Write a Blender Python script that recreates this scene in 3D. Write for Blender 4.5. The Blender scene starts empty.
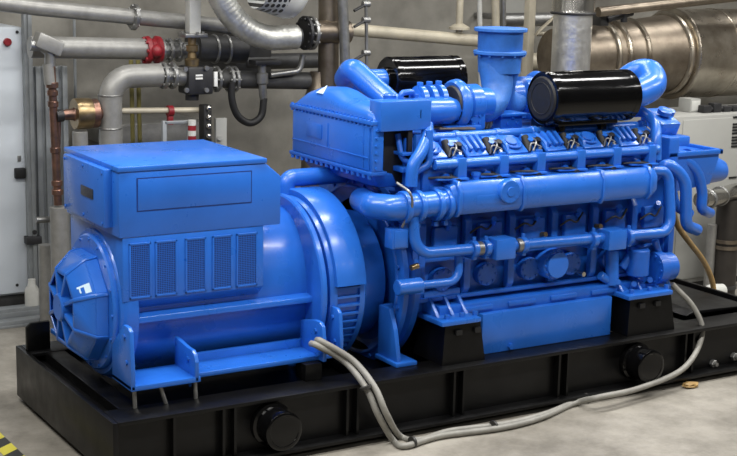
import bpy, bmesh, math, random
from mathutils import Vector, Matrix
random.seed(7)
PI = math.pi
scene = bpy.context.scene
COL = scene.collection

# ------------------------------------------------------------------ camera
F = 1403.05
PITCH, ROLL, YAW = [math.radians(a) for a in (11.23128, 1.33922, 31.49836)]
FW = Vector((math.sin(YAW)*math.cos(PITCH), math.cos(YAW)*math.cos(PITCH), -math.sin(PITCH)))
RT0 = Vector((math.cos(YAW), -math.sin(YAW), 0)); UP0 = RT0.cross(FW)
RT = RT0*math.cos(ROLL) + UP0*math.sin(ROLL); UP = UP0*math.cos(ROLL) - RT0*math.sin(ROLL)
CAM = Vector((-2.54567, -6.67664, 2.8))
cd = bpy.data.cameras.new('camera'); cam = bpy.data.objects.new('camera', cd); COL.objects.link(cam)
cam.matrix_world = Matrix(((RT.x, UP.x, -FW.x, CAM.x), (RT.y, UP.y, -FW.y, CAM.y), (RT.z, UP.z, -FW.z, CAM.z), (0, 0, 0, 1)))
cd.sensor_width = 36; cd.lens = F*36/737; cd.clip_end = 100
scene.camera = cam

def at(u, v, y=None, x=None, z=None):
    """real-world point of the place that the photograph shows at (u, v), on a plane of known position"""
    d = FW + RT*((u-368.5)/F) - UP*((v-228)/F)
    if y is not None: s = (y-CAM.y)/d.y
    elif x is not None: s = (x-CAM.x)/d.x
    else: s = (z-CAM.z)/d.z
    return CAM + d*s
FLOOR = -0.04

# ------------------------------------------------------------------ materials
def lin(c): return tuple(((v/255+0.055)/1.055)**2.4 if v/255 > 0.04045 else v/255/12.92 for v in c)
def mat(name, rgb, rough=0.5, metal=0.0, var=0.12, scale=6.0, bump=0.0, bscale=60.0, coat=0.0, rgb2=None, rvar=0.1, spec=0.5):
    m = bpy.data.materials.new(name); m.use_nodes = True
    nt = m.node_tree; n = nt.nodes; L = nt.links; b = n['Principled BSDF']
    tc = n.new('ShaderNodeTexCoord'); nz = n.new('ShaderNodeTexNoise'); nz.inputs['Scale'].default_value = scale
    nz.inputs['Detail'].default_value = 6; nz.inputs['Roughness'].default_value = 0.6
    L.new(tc.outputs['Object'], nz.inputs['Vector'])
    cr = n.new('ShaderNodeValToRGB'); c = lin(rgb)
    c2 = lin(rgb2) if rgb2 else tuple(v*(1-var*1.6) for v in c)
    cr.color_ramp.elements[0].position = 0.3; cr.color_ramp.elements[1].position = 0.7
    cr.color_ramp.elements[0].color = (*c2, 1); cr.color_ramp.elements[1].color = (*[min(1, v*(1+var*0.4)) for v in c], 1)
    L.new(nz.outputs['Fac'], cr.inputs['Fac']); L.new(cr.outputs['Color'], b.inputs['Base Color'])
    mr = n.new('ShaderNodeMapRange'); mr.inputs['To Min'].default_value = max(0.03, rough-rvar); mr.inputs['To Max'].default_value = min(1, rough+rvar)
    nz2 = n.new('ShaderNodeTexNoise'); nz2.inputs['Scale'].default_value = scale*2.3; nz2.inputs['Detail'].default_value = 4
    L.new(tc.outputs['Object'], nz2.inputs['Vector']); L.new(nz2.outputs['Fac'], mr.inputs['Value']); L.new(mr.outputs['Result'], b.inputs['Roughness'])
    b.inputs['Metallic'].default_value = metal; b.inputs['Specular IOR Level'].default_value = spec
    if coat: b.inputs['Coat Weight'].default_value = coat; b.inputs['Coat Roughness'].default_value = 0.15
    if bump:
        nb = n.new('ShaderNodeTexNoise'); nb.inputs['Scale'].default_value = bscale; nb.inputs['Detail'].default_value = 5
        bp = n.new('ShaderNodeBump'); bp.inputs['Strength'].default_value = bump; bp.inputs['Distance'].default_value = 0.01
        L.new(tc.outputs['Object'], nb.inputs['Vector']); L.new(nb.outputs['Fac'], bp.inputs['Height']); L.new(bp.outputs['Normal'], b.inputs['Normal'])
    return m
def edit(m): return m.node_tree.nodes, m.node_tree.links, m.node_tree.nodes['Principled BSDF']

BLUE = mat('blue_paint', (38, 105, 202), 0.30, var=0.10, scale=3, bump=0.02, bscale=25, coat=0.25)
BLUE_CAST = mat('blue_paint_cast', (28, 96, 194), 0.40, var=0.14, scale=5, bump=0.12, bscale=70, coat=0.15)
BLUE_DULL = mat('blue_paint_exhaust', (44, 106, 186), 0.55, var=0.22, scale=7, bump=0.18, bscale=60)
BLACK = mat('black_gloss_paint', (9, 9, 10), 0.12, var=0.3, scale=4, rvar=0.04, spec=.32)
BLACK_SKID = mat('black_skid_paint', (10, 10, 11), 0.38, var=0.35, scale=4, bump=0.05, bscale=40, rvar=0.14, spec=.3)
RUBBER = mat('black_rubber', (18, 18, 19), 0.6, var=0.3)
DARK = mat('dark_cast_iron', (38, 38, 40), 0.5, var=0.3, scale=9)
STEEL = mat('galvanised_steel', (150, 150, 148), 0.38, 0.75, var=0.25, scale=9, rgb2=(120, 120, 118))
LAG = mat('grey_pipe_lagging', (146, 145, 141), 0.42, 0.35, var=0.15, scale=12, bump=0.05)
LAG_DARK = mat('dark_pipe_lagging', (66, 66, 66), 0.5, 0.2, var=0.3, scale=8)
BRONZE = mat('heat_stained_steel', (138, 128, 114), 0.42, 0.85, var=0.35, scale=5, rgb2=(104, 94, 82))
STAIN = mat('brushed_stainless', (186, 178, 164), 0.30, 0.95, var=0.25, scale=4, rgb2=(136, 124, 108))
FOIL = mat('crinkled_aluminium_foil', (226, 226, 224), 0.33, 0.9, var=0.15, scale=10, bump=0.35, bscale=16)
CHROME = mat('polished_metal', (200, 198, 192), 0.2, 1.0, var=0.1)
COPPER = mat('copper', (140, 104, 88), 0.36, 0.85, var=0.35, scale=14, rgb2=(92, 78, 72))
BRASS = mat('brass', (152, 132, 98), 0.32, 0.85, var=0.25, scale=12)
CREAM = mat('cream_pipe_paint', (186, 178, 158), 0.4, 0.1, var=0.15)
WHITEP = mat('white_powder_coat', (208, 215, 222), 0.42, var=0.05, scale=2)
GREYP = mat('grey_profile', (146, 150, 152), 0.42, 0.3, var=0.15)
CABG = mat('warm_grey_cabinet', (156, 156, 151), 0.45, var=0.07, scale=2)
RED = mat('red_paint', (138, 26, 36), 0.45, var=0.25, scale=14)
OLIVE = mat('olive_yellow_conduit', (132, 124, 70), 0.5, var=0.25)
CABLE = mat('grey_cable_sheath', (140, 138, 131), 0.5, var=0.15, scale=14)
TAN = mat('tan_hose', (170, 138, 84), 0.5, var=0.25, scale=14)
PLASTIC = mat('white_plastic', (196, 196, 190), 0.4, var=0.12)
TIE = mat('dark_cable_tie', (44, 43, 41), 0.5)
STICK = mat('pale_sticker', (196, 220, 232), 0.4, var=0.05)
PLATE = mat('dark_nameplate', (58, 62, 74), 0.4, var=0.3, scale=60, rgb2=(34, 38, 50))
SIGN = mat('white_marker', (226, 226, 222), 0.4, var=0.05)

# perforated mesh material for the generator windows: a fine regular grid of holes
def perforated(name, rgb, hole, scale):
    m = mat(name, rgb, 0.45); n, L, b = edit(m)
    tc = n.new('ShaderNodeTexCoord'); mp = n.new('ShaderNodeMapping'); mp.inputs['Scale'].default_value = (scale,)*3
    L.new(tc.outputs['Object'], mp.inputs['Vector'])
    fr = n.new('ShaderNodeVectorMath'); fr.operation = 'FRACTION'; L.new(mp.outputs['Vector'], fr.inputs[0])
    sb = n.new('ShaderNodeVectorMath'); sb.operation = 'SUBTRACT'; sb.inputs[1].default_value = (.5, .5, .5); L.new(fr.outputs[0], sb.inputs[0])
    mu = n.new('ShaderNodeVectorMath'); mu.operation = 'MULTIPLY'; mu.inputs[1].default_value = (1, 0, 1); L.new(sb.outputs[0], mu.inputs[0])
    ln = n.new('ShaderNodeVectorMath'); ln.operation = 'LENGTH'; L.new(mu.outputs[0], ln.inputs[0])
    lt = n.new('ShaderNodeMath'); lt.operation = 'LESS_THAN'; lt.inputs[1].default_value = 0.36; L.new(ln.outputs['Value'], lt.inputs[0])
    mx = n.new('ShaderNodeMix'); mx.data_type = 'RGBA'
    mx.inputs[6].default_value = (*lin(rgb), 1); mx.inputs[7].default_value = (*lin(hole), 1)
    L.new(lt.outputs[0], mx.inputs[0]); L.new(mx.outputs[2], b.inputs['Base Color'])
    return m
PERF = perforated('blue_perforated_mesh', (26, 92, 186), (8, 28, 80), 95)
PERFW = perforated('white_perforated_guard', (176, 178, 176), (40, 40, 40), 26)

def floor_mat():
    m = mat('concrete_floor', (156, 151, 141), 0.6, var=0.1, scale=0.9, bump=0.08, bscale=30, rgb2=(122, 117, 107)); n, L, b = edit(m)
    tc = n.new('ShaderNodeTexCoord'); a = n.new('ShaderNodeTexNoise'); a.inputs['Scale'].default_value = 3.2; a.inputs['Detail'].default_value = 9; a.inputs['Roughness'].default_value = .72
    L.new(tc.outputs['Object'], a.inputs['Vector'])
    cr = n.new('ShaderNodeValToRGB'); cr.color_ramp.elements[0].position = .34; cr.color_ramp.elements[1].position = .62
    cr.color_ramp.elements[0].color = (.42, .41, .39, 1); cr.color_ramp.elements[1].color = (1, 1, 1, 1); L.new(a.outputs['Fac'], cr.inputs['Fac'])
    old = b.inputs['Base Color'].links[0].from_socket
    mx = n.new('ShaderNodeMix'); mx.data_type = 'RGBA'; mx.blend_type = 'MULTIPLY'; mx.inputs[0].default_value = .75
    L.new(old, mx.inputs[6]); L.new(cr.outputs['Color'], mx.inputs[7]); L.new(mx.outputs[2], b.inputs['Base Color'])
    return m
FLOORM = floor_mat()
WALLM = mat('concrete_wall', (150, 147, 138), 0.75, var=0.12, scale=1.3, bump=0.15, bscale=14, rgb2=(94, 91, 84))
WALLM2 = mat('plain_wall', (120, 118, 114), 0.8, var=0.08, scale=1)
def tape_mat():
    m = mat('hazard_stripes', (214, 200, 40), 0.5); n, L, b = edit(m)
    tc = n.new('ShaderNodeTexCoord'); sp = n.new('ShaderNodeSeparateXYZ'); L.new(tc.outputs['Object'], sp.inputs[0])
    mu = n.new('ShaderNodeMath'); mu.operation = 'MULTIPLY_ADD'; mu.inputs[1].default_value = 4.4; L.new(sp.outputs['X'], mu.inputs[0]); mu.inputs[2].default_value = 0.12
    sk = n.new('ShaderNodeMath'); sk.operation = 'MULTIPLY_ADD'; sk.inputs[1].default_value = 3.0; L.new(sp.outputs['Y'], sk.inputs[0]); L.new(mu.outputs[0], sk.inputs[2])
    fr = n.new('ShaderNodeMath'); fr.operation = 'FRACT'; L.new(sk.outputs[0], fr.inputs[0])
    gt = n.new('ShaderNodeMath'); gt.operation = 'GREATER_THAN'; gt.inputs[1].default_value = .5; L.new(fr.outputs[0], gt.inputs[0])
    mx = n.new('ShaderNodeMix'); mx.data_type = 'RGBA'; mx.inputs[6].default_value = (*lin((186, 176, 56)), 1); mx.inputs[7].default_value = (*lin((34, 34, 32)), 1)
    L.new(gt.outputs[0], mx.inputs[0]); L.new(mx.outputs[2], b.inputs['Base Color'])
    return m
TAPE = tape_mat()

# ------------------------------------------------------------------ mesh builder
V = Vector
def frame(d):
    d = V(d).normalized(); a = V((0, 0, 1)) if abs(d.z) < .9 else V((1, 0, 0))
    u = d.cross(a).normalized(); return u, d.cross(u).normalized(), d
def fillet(pts, rad, n=7):
    pts = [V(p) for p in pts]; out = [pts[0]]
    for i in range(1, len(pts)-1):
        a, p, c = pts[i-1], pts[i], pts[i+1]
        d1, d2 = (a-p), (c-p); l1, l2 = d1.length, d2.length; d1.normalize(); d2.normalize()
        r = rad[i-1] if isinstance(rad, (list, tuple)) else rad
        ang = d1.angle(d2)
        if ang > PI-0.02: out.append(p); continue
        t = min(r/math.tan(ang/2), l1*.49, l2*.49)
        A, C = p+d1*t, p+d2*t
        re = t*math.tan(ang/2); cen = p+(d1+d2).normalized()*(re/math.sin(ang/2))
        va, vc = A-cen, C-cen; tot = va.angle(vc); ax = va.cross(vc).normalized()
        for k in range(n+1): out.append(cen + Matrix.Rotation(tot*k/n, 3, ax) @ va)
    out.append(pts[-1]); return out
def spline(pts, n=8):
    pts = [V(p) for p in pts]; P = [pts[0]*2-pts[1]]+pts+[pts[-1]*2-pts[-2]]; out = []
    for i in range(1, len(P)-2):
        p0, p1, p2, p3 = P[i-1:i+3]
        for k in range(n):
            t = k/n; out.append(.5*((2*p1)+(p2-p0)*t+(2*p0-5*p1+4*p2-p3)*t*t+(3*p1-p0-3*p2+p3)*t**3))
    out.append(pts[-1]); return out
class MB:
    def __init__(s): s.bm = bmesh.new()
    def squash(s, yc, k):
        for q in s.bm.verts: q.co.y = yc+(q.co.y-yc)*k
        return s
    def _loft(s, rings, close=True, caps=True):
        bm = s.bm; R = [[bm.verts.new(p) for p in r] for r in rings]; n = len(R[0])
        for a, b in zip(R, R[1:]):
            for i in range(n):
                j = (i+1) % n
                bm.faces.new((a[i], a[j], b[j], b[i]))
        if caps: bm.faces.new(R[0][::-1]); bm.faces.new(R[-1])
        return s
    def box(s, x0, x1, y0, y1, z0, z1, bev=0.0, seg=2):
        return s.prism([(x0, y0, z0), (x1, y0, z0), (x1, y1, z0), (x0, y1, z0)], (0, 0, z1-z0), bev, seg)
    def prism(s, pts, ext, bev=0.0, seg=2):
        bm = s.bm; e = V(ext); a = [bm.verts.new(V(p)) for p in pts]; b = [bm.verts.new(V(p)+e) for p in pts]; n = len(a)
        fs = [bm.faces.new(a[::-1]), bm.faces.new(b)]
        for i in range(n): fs.append(bm.faces.new((a[i], a[(i+1) % n], b[(i+1) % n], b[i])))
        bmesh.ops.recalc_face_normals(bm, faces=fs)
        if bev > 0:
            ed = list({x for f in fs for x in f.edges})
            bmesh.ops.bevel(bm, geom=ed, offset=bev, segments=seg, affect='EDGES', profile=0.5, clamp_overlap=True)
        return s
    def obox(s, c, ax, ay, az, bev=0.0):
        c, ax, ay, az = V(c), V(ax), V(ay), V(az)
        p = [c-ax-ay-az, c+ax-ay-az, c+ax+ay-az, c-ax+ay-az]
        return s.prism(p, az*2, bev)
    def lathe(s, o, d, prof, seg=40, a0=0.0, a1=2*PI, ref=None):
        """prof = [(t along d, radius)...]"""
        o = V(o); u, v, d = frame(d)
        if ref is not None:
            u = (V(ref)-d*V(ref).dot(d)).normalized(); v = d.cross(u)
        if abs(a1-a0-2*PI) < 1e-4:
            rings = [[o+d*t+(u*math.cos(a0+2*PI*k/seg)+v*math.sin(a0+2*PI*k/seg))*max(r, 1e-4) for k in range(seg)] for t, r in prof]
            return s._loft(rings)
        rings = []
        for k in range(seg+1):
            a = a0+(a1-a0)*k/seg; rings.append([o+d*t+(u*math.cos(a)+v*math.sin(a))*r for t, r in prof])
        return s._loft(rings)
    def cyl(s, p0, p1, r, r1=None, seg=24, bev=0.0):
        p0, p1 = V(p0), V(p1); d = p1-p0; l = d.length; r1 = r if r1 is None else r1
        pr = [(0, r), (l, r1)] if not bev else [(0, r-bev), (bev, r), (l-bev, r1), (l, r1-bev)]
        return s.lathe(p0, d, pr, seg)
    def tube(s, pts, r, seg=16):
        pts = [V(p) for p in pts]; n = len(pts); T = []
        for i in range(n): T.append((pts[min(i+1, n-1)]-pts[max(i-1, 0)]).normalized())
        u, v, _ = frame(T[0]); rings = []
        for i in range(n):
            if i:
                q = T[i-1].rotation_difference(T[i]); u = (q @ u); u = (u-T[i]*u.dot(T[i])).normalized()
            v = T[i].cross(u); ri = r[i] if isinstance(r, (list, tuple)) else r
            rings.append([pts[i]+(u*math.cos(2*PI*k/seg)+v*math.sin(2*PI*k/seg))*ri for k in range(seg)])
        return s._loft(rings)
    def torus(s, o, d, R, r, seg=36, sec=10):
        u, v, d = frame(d); o = V(o); rings = []
        for k in range(seg):
            a = 2*PI*k/seg; e = u*math.cos(a)+v*math.sin(a)
            rings.append([o+e*(R+r*math.cos(2*PI*j/sec))+d*r*math.sin(2*PI*j/sec) for j in range(sec)])
        rings.append(rings[0]); bm = s.bm
        R_ = [[bm.verts.new(p) for p in q] for q in rings[:-1]]
        for i in range(seg):
            a, b = R_[i], R_[(i+1) % seg]
            for j in range(sec): bm.faces.new((a[j], a[(j+1) % sec], b[(j+1) % sec], b[j]))
        return s
    def bolts(s, o, d, R, n, r=.012, h=.012, a0=0.0, a1=2*PI):
        u, v, d = frame(d); o = V(o)
        for k in range(n):
            a = a0+(a1-a0)*k/n; p = o+(u*math.cos(a)+v*math.sin(a))*R; s.cyl(p-d*.002, p+d*h, r, seg=6)
        return s
    def flange(s, o, d, r, t=.02, n=8):
        d = V(d).normalized(); o = V(o); s.cyl(o-d*t, o+d*t, r, seg=28, bev=.004); s.bolts(o+d*t, d, r*.84, n, r*.1, r*.1); s.bolts(o-d*t, -d, r*.84, n, r*.1, r*.1); return s
    def ball(s, c, r, seg=16, sq=(1, 1, 1)):
        M = Matrix.Translation(V(c)) @ Matrix.Diagonal((*sq, 1)); bmesh.ops.create_uvsphere(s.bm, u_segments=seg, v_segments=max(6, seg//2), radius=r, matrix=M); return s
    def mirror(s, c=None):
        """180 degree turn about the vertical axis of the engine"""
        for vv in s.bm.verts: vv.co.x = 2*EX-vv.co.x; vv.co.y = 2*EY-vv.co.y
        return s
    def o(s, name, m, parent=None, label=None, sharp=38, origin=None, stuff=False):
        bm = s.bm; bmesh.ops.remove_doubles(bm, verts=bm.verts, dist=1e-6); bmesh.ops.recalc_face_normals(bm, faces=bm.faces)
        me = bpy.data.meshes.new(name); ob = bpy.data.objects.new(name, me)
        if parent is not None: org = ORIG[parent.name]
        elif origin is not None: org = V(origin)
        else:
            lo = V([min(q.co[i] for q in bm.verts) for i in range(3)]); hi = V([max(q.co[i] for q in bm.verts) for i in range(3)])
            org = V(((lo.x+hi.x)/2, (lo.y+hi.y)/2, lo.z))
        for q in bm.verts: q.co -= org
        bm.to_mesh(me); bm.free(); me.materials.append(m)
        me.shade_smooth(); me.set_sharp_from_angle(angle=math.radians(sharp))
        COL.objects.link(ob)
        if parent is not None: ob.parent = parent
        else: ob.location = org
        ORIG[ob.name] = org
        if label: ob['label'] = label
        if stuff: ob['kind'] = 'stuff'
        return ob
ORIG = {}
def thing(name, label, cat, loc, group=None):
    e = bpy.data.objects.new(name, None); COL.objects.link(e); e.location = loc; e.empty_display_size = .1; ORIG[e.name] = V(loc)
    return tag(e, label, cat, group)
def tag(o, label, cat, group=None):
    o['label'] = label; o['category'] = cat; o['kind'] = 'thing'
    if group: o['group'] = group
    return o
def struct(o): o['kind'] = 'structure'; o['label'] = o.get('label', o.name); return o

EX, EY = 3.04, 0.83        # vertical axis through the exhaust stack; EY is the centre line of the set

# ================================================================== ROOM
ROOM = (-5.0, 10.5, -9.5, 4.4, 4.3)
x0, x1, y0, y1, zc = ROOM
def setting(mb, name, m, label):
    o = mb.o(name, m, origin=(0, 0, 0)); o['kind'] = 'structure'; o['label'] = label; return o
setting(MB().box(x0, x1, y0, y1, FLOOR-.1, FLOOR), 'floor', FLOORM, 'worn pale concrete floor with darker stains')
setting(MB().box(x0, x1, y1, y1+.15, FLOOR-.1, zc+.1), 'wall_back', WALLM, 'stained grey concrete wall behind the pipework')
setting(MB().box(x0-.15, x0, y0, y1, FLOOR-.1, zc+.1), 'wall_left', WALLM2, 'plain wall at the left end of the plant room')
setting(MB().box(x1, x1+.15, y0, y1, FLOOR-.1, zc+.1), 'wall_right', WALLM2, 'plain wall at the right end of the plant room')
setting(MB().box(x0, x1, y0-.15, y0, FLOOR-.1, zc+.1), 'wall_front', WALLM2, 'plain wall facing the generator set')
setting(MB().box(x0, x1, y0, y1, zc, zc+.1), 'ceiling', WALLM2, 'plain ceiling of the plant room')

# ================================================================== SKID BASE
skid = thing('skid_base', 'long black steel skid base carrying the blue generator and engine', 'base frame', (2.6, EY, FLOOR))
HB = .324; BL = 5.15
b = MB()
b.box(0, .03, 0, 1.66, 0, HB, .004)
b.o('end_plate', BLACK_SKID, skid)
MB().box(BL-.03, BL, 0, 1.66, 0, HB, .004).o('end_plate', BLACK_SKID, skid)
for sy in (0, 1):
    f = (lambda y: y) if sy == 0 else (lambda y: 1.66-y)
    def bx(mb, xa, xb, ya, yb, za, zb, bev=.003): return mb.box(xa, xb, min(f(ya), f(yb)), max(f(ya), f(yb)), za, zb, bev)
    beam = bx(MB(), .03, BL-.03, .05, .075, 0.012, HB-.01, 0).o('side_beam', BLACK_SKID, skid)
    bx(MB(), .03, BL-.03, 0, .22, HB-.022, HB).o('top_flange', BLACK_SKID, beam)
    bx(MB(), .03, BL-.03, -.055, .2, 0, .02).o('bottom_flange', BLACK_SKID, beam)
    for u in (171, 226, 349, 455, 559, 684):
        xx = at(u, 400-(u-226)*.1, y=.05).x
        for dx in ((-.035, .035) if u != 171 else (0,)):
            bx(MB(), xx+dx-.008, xx+dx+.008, -.0, .05, .02, HB-.022, 0).o('stiffener', BLACK_SKID, beam)
    for u, v in ((278, 436), (643, 371)):
        c = at(u, v, y=-.05); c.y = f(-.11); c.z = .165 if sy == 0 else .165; d = -1 if sy == 0 else 1
        t = MB().lathe((c.x, f(.06), c.z), (0, d, 0), [(0, .125), (.05, .125), (.055, .108), (.15, .106), (.155, .112), (.185, .112), (.19, .105), (.19, .09), (.186, .085)], 40).o('lifting_tube', BLACK, skid)
        MB().lathe((c.x, f(-.115), c.z), (0, d, 0), [(0, .02), (.012, .1)], 40).o('tube_cap', BLACK, t)
MB().box(.03, BL-.03, .07, 1.59, .24, .262).o('deck_plate', BLACK_SKID, skid)
for xa in (.12, 1.62, 1.95, 4.15, 4.9):
    MB().box(xa, xa+.12, .08, 1.58, .262, HB-.004, .004).o('cross_member', BLACK_SKID, skid)
for xa in (.15, 1.9, 3.6, 4.9):
    for ya in (.06, 1.48): MB().box(xa, xa+.16, ya, ya+.12, FLOOR, 0).o('rubber_pad', RUBBER, skid)
p = at(27, 346, y=1.5); q = at(50, 321, y=1.5)
MB().prism([(p.x, 1.5, HB-.02), (q.x, 1.5, HB-.02), (q.x, 1.5, q.z), (p.x+.03, 1.5, q.z), (p.x, 1.5, q.z-.03)], (0, .03, 0), .004).o('corner_plate', BLACK_SKID, skid)
MB().prism([(4.36, .3, HB), (4.95, .3, HB), (4.95, .3, HB+.012), (4.45, .3, HB+.03)], (0, .9, 0), .005).o('cover_plate', BLACK_SKID, skid)
for u, v in ((712, 363), (733, 356)):
    c = at(u, v, y=.05); b = MB().cyl((c.x, .055, c.z), (c.x, .02, c.z), .028, seg=6, bev=.004); b.cyl((c.x, .055, c.z), (c.x, .0, c.z), .014).o('bolt', STEEL, skid, 'bright steel bolt')

# ================================================================== GENERATOR
gen = thing('generator', 'blue alternator with box terminal housing on the left end of the black skid', 'generator', (.85, EY, HB))
GZ = .775
AX = (1, 0, 0)
drum = MB().lathe((.29, EY, GZ), AX, [(0, .40), (.0, .465), (.02, .47), (1.155, .47), (1.165, .465), (1.165, .4)], 72).squash(EY, .75).o('drum', BLUE, gen)
for z_, yy in ((.755, .335), ):
    MB().prism([(.24, .41, .73), (.24, .52, .70), (.24, .54, .785), (.24, .415, .765)], (1.25, 0, 0), .006).o('side_rail', BLUE, drum)
MB().lathe((1.415, EY, GZ), AX, [(0, .4), (0, .53), (.008, .54), (.035, .54), (.042, .53), (.042, .4)], 72).o('end_ring', BLUE, gen)
# slotted band and cover
sb = MB().lathe((1.485, EY, GZ), AX, [(0, .42), (0, .515), (.02, .525), (.045, .525), (.045, .505), (.2, .505), (.2, .525), (.235, .525), (.25, .51), (.25, .42)], 72).o('vent_band', BLUE, gen)
for k in range(72):
    a = 2*PI*k/72
    if -0.35 < math.sin(a) < 1.01 and k % 1 == 0:
        pass
bb = MB()
for k in range(60):
    a = 2*PI*k/60+.02; e = V((0, math.cos(a), math.sin(a)))
    bb.obox(V((1.607, EY, GZ))+e*.515, (.078, 0, 0), e.cross(V((1, 0, 0)))*.006, e*.011)
bb.o('vent_slats', BLUE, sb)
MB().lathe((1.528, EY, GZ), AX, [(0, .5), (.16, .5)], 72).o('vent_gap_shade', mat('vent_dark', (18, 30, 60), .6), sb, 'dark sheet painted as the shaded gap behind the slats')  # dark blue sheet stands in for the shade inside the slotted band
# half-round guard over the top, ending on the near side a little under the axis height
gd = MB().lathe((1.51, EY, GZ), AX, [(0, .528), (0, .558), (.012, .565), (.19, .565), (.2, .558), (.2, .528)], 40, a0=-.05, a1=PI-.12, ref=(0, 1, 0.0))
gd.o('guard_cover', BLUE, gen)
# drive end adaptor
MB().lathe((1.70, EY, GZ), AX, [(0, .3), (0, .43), (.03, .40), (.24, .40), (.29, .3)], 60).o('coupling_adaptor', BLUE_CAST, gen)
# non drive end: shield ring, fan cover
er = MB().lathe((.185, EY, GZ), AX, [(0, .3), (0, .385), (.012, .395), (.03, .395), (.03, .42), (.05, .435), (.075, .44), (.13, .44), (.13, .3)], 64)
er.bolts((.185, EY, GZ), (-1, 0, 0), .37, 16, .009, .008)
er.squash(EY, .97).o('end_shield', BLUE, gen)
N = 8
def ringp(x, r, k, off=0.0): a = 2*PI*(k+off)/N+PI/8; return V((x, EY+math.cos(a)*r, GZ-.012+math.sin(a)*r))
FZ = GZ-.012
fc = MB(); bm = fc.bm
# eight open scoops: sloping outer panels, hollow front divided by radial ribs
for k in range(N):
    for (xa, ra), (xb, rb) in (((.185, .325), (.115, .315)), ((.115, .315), (.015, .225))):
        g = .045
        A = [ringp(xa, ra, k, g), ringp(xa, ra, k, 1-g), ringp(xb, rb, k, 1-g), ringp(xb, rb, k, g)]
        cen = sum(A, V())/4; nrm = V((0, cen.y-EY, cen.z-GZ)).normalized()
        fc.prism(A, -nrm*.022, .004, 1)
fcov = fc.o('fan_cover', BLUE, gen, sharp=30)
MB().lathe((.13, EY, FZ), AX, [(0, .02), (0, .28), (.05, .3), (.05, .02)], 40).o('recess_disc', BLUE_CAST, fcov)
for k in range(N):
    a = 2*PI*k/N+PI/8; e = V((0, math.cos(a), math.sin(a))); t = e.cross(V((1, 0, 0)))
    rb = MB(); rb.prism([V((.003, EY, FZ))+e*.05-t*.012, V((.012, EY, FZ))+e*.23-t*.012, V((.115, EY, FZ))+e*.322-t*.012, V((.185, EY, FZ))+e*.33-t*.012, V((.16, EY, FZ))+e*.05-t*.012], t*.024, .004, 1).o('rib', BLUE, fcov)
MB().lathe((-.008, EY, FZ), AX, [(0, .02), (0, .072), (.008, .08), (.12, .085), (.17, .085)], 32).o('hub', BLUE, fcov)
c0 = at(92, 277, x=.04)
# small pale sticker on a sloping panel
def panel_pt(k, s, t):      # point on the outer slope of scoop k, slightly lifted
    A, B_, C, D = ringp(.115, .315, k, 0), ringp(.115, .315, k, 1), ringp(.015, .225, k, 1), ringp(.015, .225, k, 0)
    p_ = (A*(1-s)+B_*s)*(1-t)+(D*(1-s)+C*s)*t; nrm = (B_-A).cross(D-A).normalized()
    if nrm.x > 0: nrm = -nrm
    return p_+nrm*.002, nrm
st = MB()
for (s0, s1, t0, t1) in ((.62, .68, .1, .7), (.68, .88, .1, .38), (.68, .84, .55, .62)):
    q = [panel_pt(2, s_, t_) for s_, t_ in ((s0, t0), (s1, t0), (s1, t1), (s0, t1))]
    st.prism([a[0] for a in q], q[0][1]*.002)
st.o('sticker', STICK, fcov, 'small pale arrow sticker')
# terminal housing
BX0, BX1, BY0, BY1 = .205, 1.195, .405, 1.255
def yz_prism(pts_xz, ya, yb, bev=.006): return MB().prism([(x, ya, z) for x, z in pts_xz], (0, yb-ya, 0), bev)
tb = yz_prism([(BX0, 1.223), (BX1, 1.223), (BX1, 1.505), (1.095, 1.588), (BX0, 1.588)], BY0, BY1, .008).o('terminal_box', BLUE, gen)
MB().box(BX0-.008, 1.1, BY0-.008, BY1+.008, 1.588, 1.617, .005).o('lid', BLUE, tb)
a = at(137.5, 180, y=BY0); c = at(249, 208, y=BY0); a2 = at(137.5, 212, y=BY0)
fx0, fx1 = a.x, 1.0; fz0, fz1 = 1.37, 1.545
pl = MB().box(fx0, fx1, BY0-.006, BY0+.01, fz0, fz1, .003)
pl.o('front_panel', BLUE, tb)
gv = MB()
for (xa, xb, za, zb) in ((fx0-.006, fx1+.006, fz0-.006, fz0), (fx0-.006, fx1+.006, fz1, fz1+.006), (fx0-.006, fx0, fz0, fz1), (fx1, fx1+.006, fz0, fz1)):
    gv.box(xa, xb, BY0-.0025, BY0+.01, za, zb)
gv.o('panel_seam', mat('seam_shadow_gap', (16, 52, 128), .6), tb, 'dark seam around the front panel')
c = at(170, 206, y=BY0)
ec = MB().box(.156, .21, .5025, 1.1575, 1.266, 1.592, .007).o('end_cover', BLUE, gen)
pa, pb = at(75, 186, x=.15), at(90, 196, x=.15)
MB().box(.150, .158, .665, .855, 1.402, 1.458, .002).o('nameplate', PLATE, ec, 'small dark nameplate')
for yy in (.53, .83, 1.13):
    for zz in (1.29, 1.57): MB().cyl((.157, yy, zz), (.15, yy, zz), .009, seg=6).o('cover_bolt', BLUE, ec)
# louvre housing below the box
lv = MB().prism([(.225, .412, 1.225), (.225, 1.248, 1.225), (.225, 1.248, .865), (.225, 1.18, .775), (.225, .51, .775), (.225, .410, .862)], (.865, 0, 0), .006).o('louvre_housing', BLUE, gen)
fr0, fr1 = .225, 1.09
wz0, wz1 = .875, 1.19
for (u0, u1) in ((129, 151), (155, 177), (185, 206), (212, 232), (236, 257)):
    xa, xb = at(u0, 270, y=.41).x, at(u1, 270, y=.41).x
    w = MB()
    for (A, B_, C, D) in ((xa, xb, wz1-.012, wz1), (xa, xb, wz0, wz0+.012), (xa, xa+.01, wz0, wz1), (xb-.01, xb, wz0, wz1)): w.box(A, B_, .403, .416, C, D, .002)
    w_ = w.o('window_frame', BLUE, lv)
    MB().box(xa+.008, xb-.008, .4065, .4135, wz0+.01, wz1-.01).o('mesh_screen', PERF, w_, 'dark perforated mesh')
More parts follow.
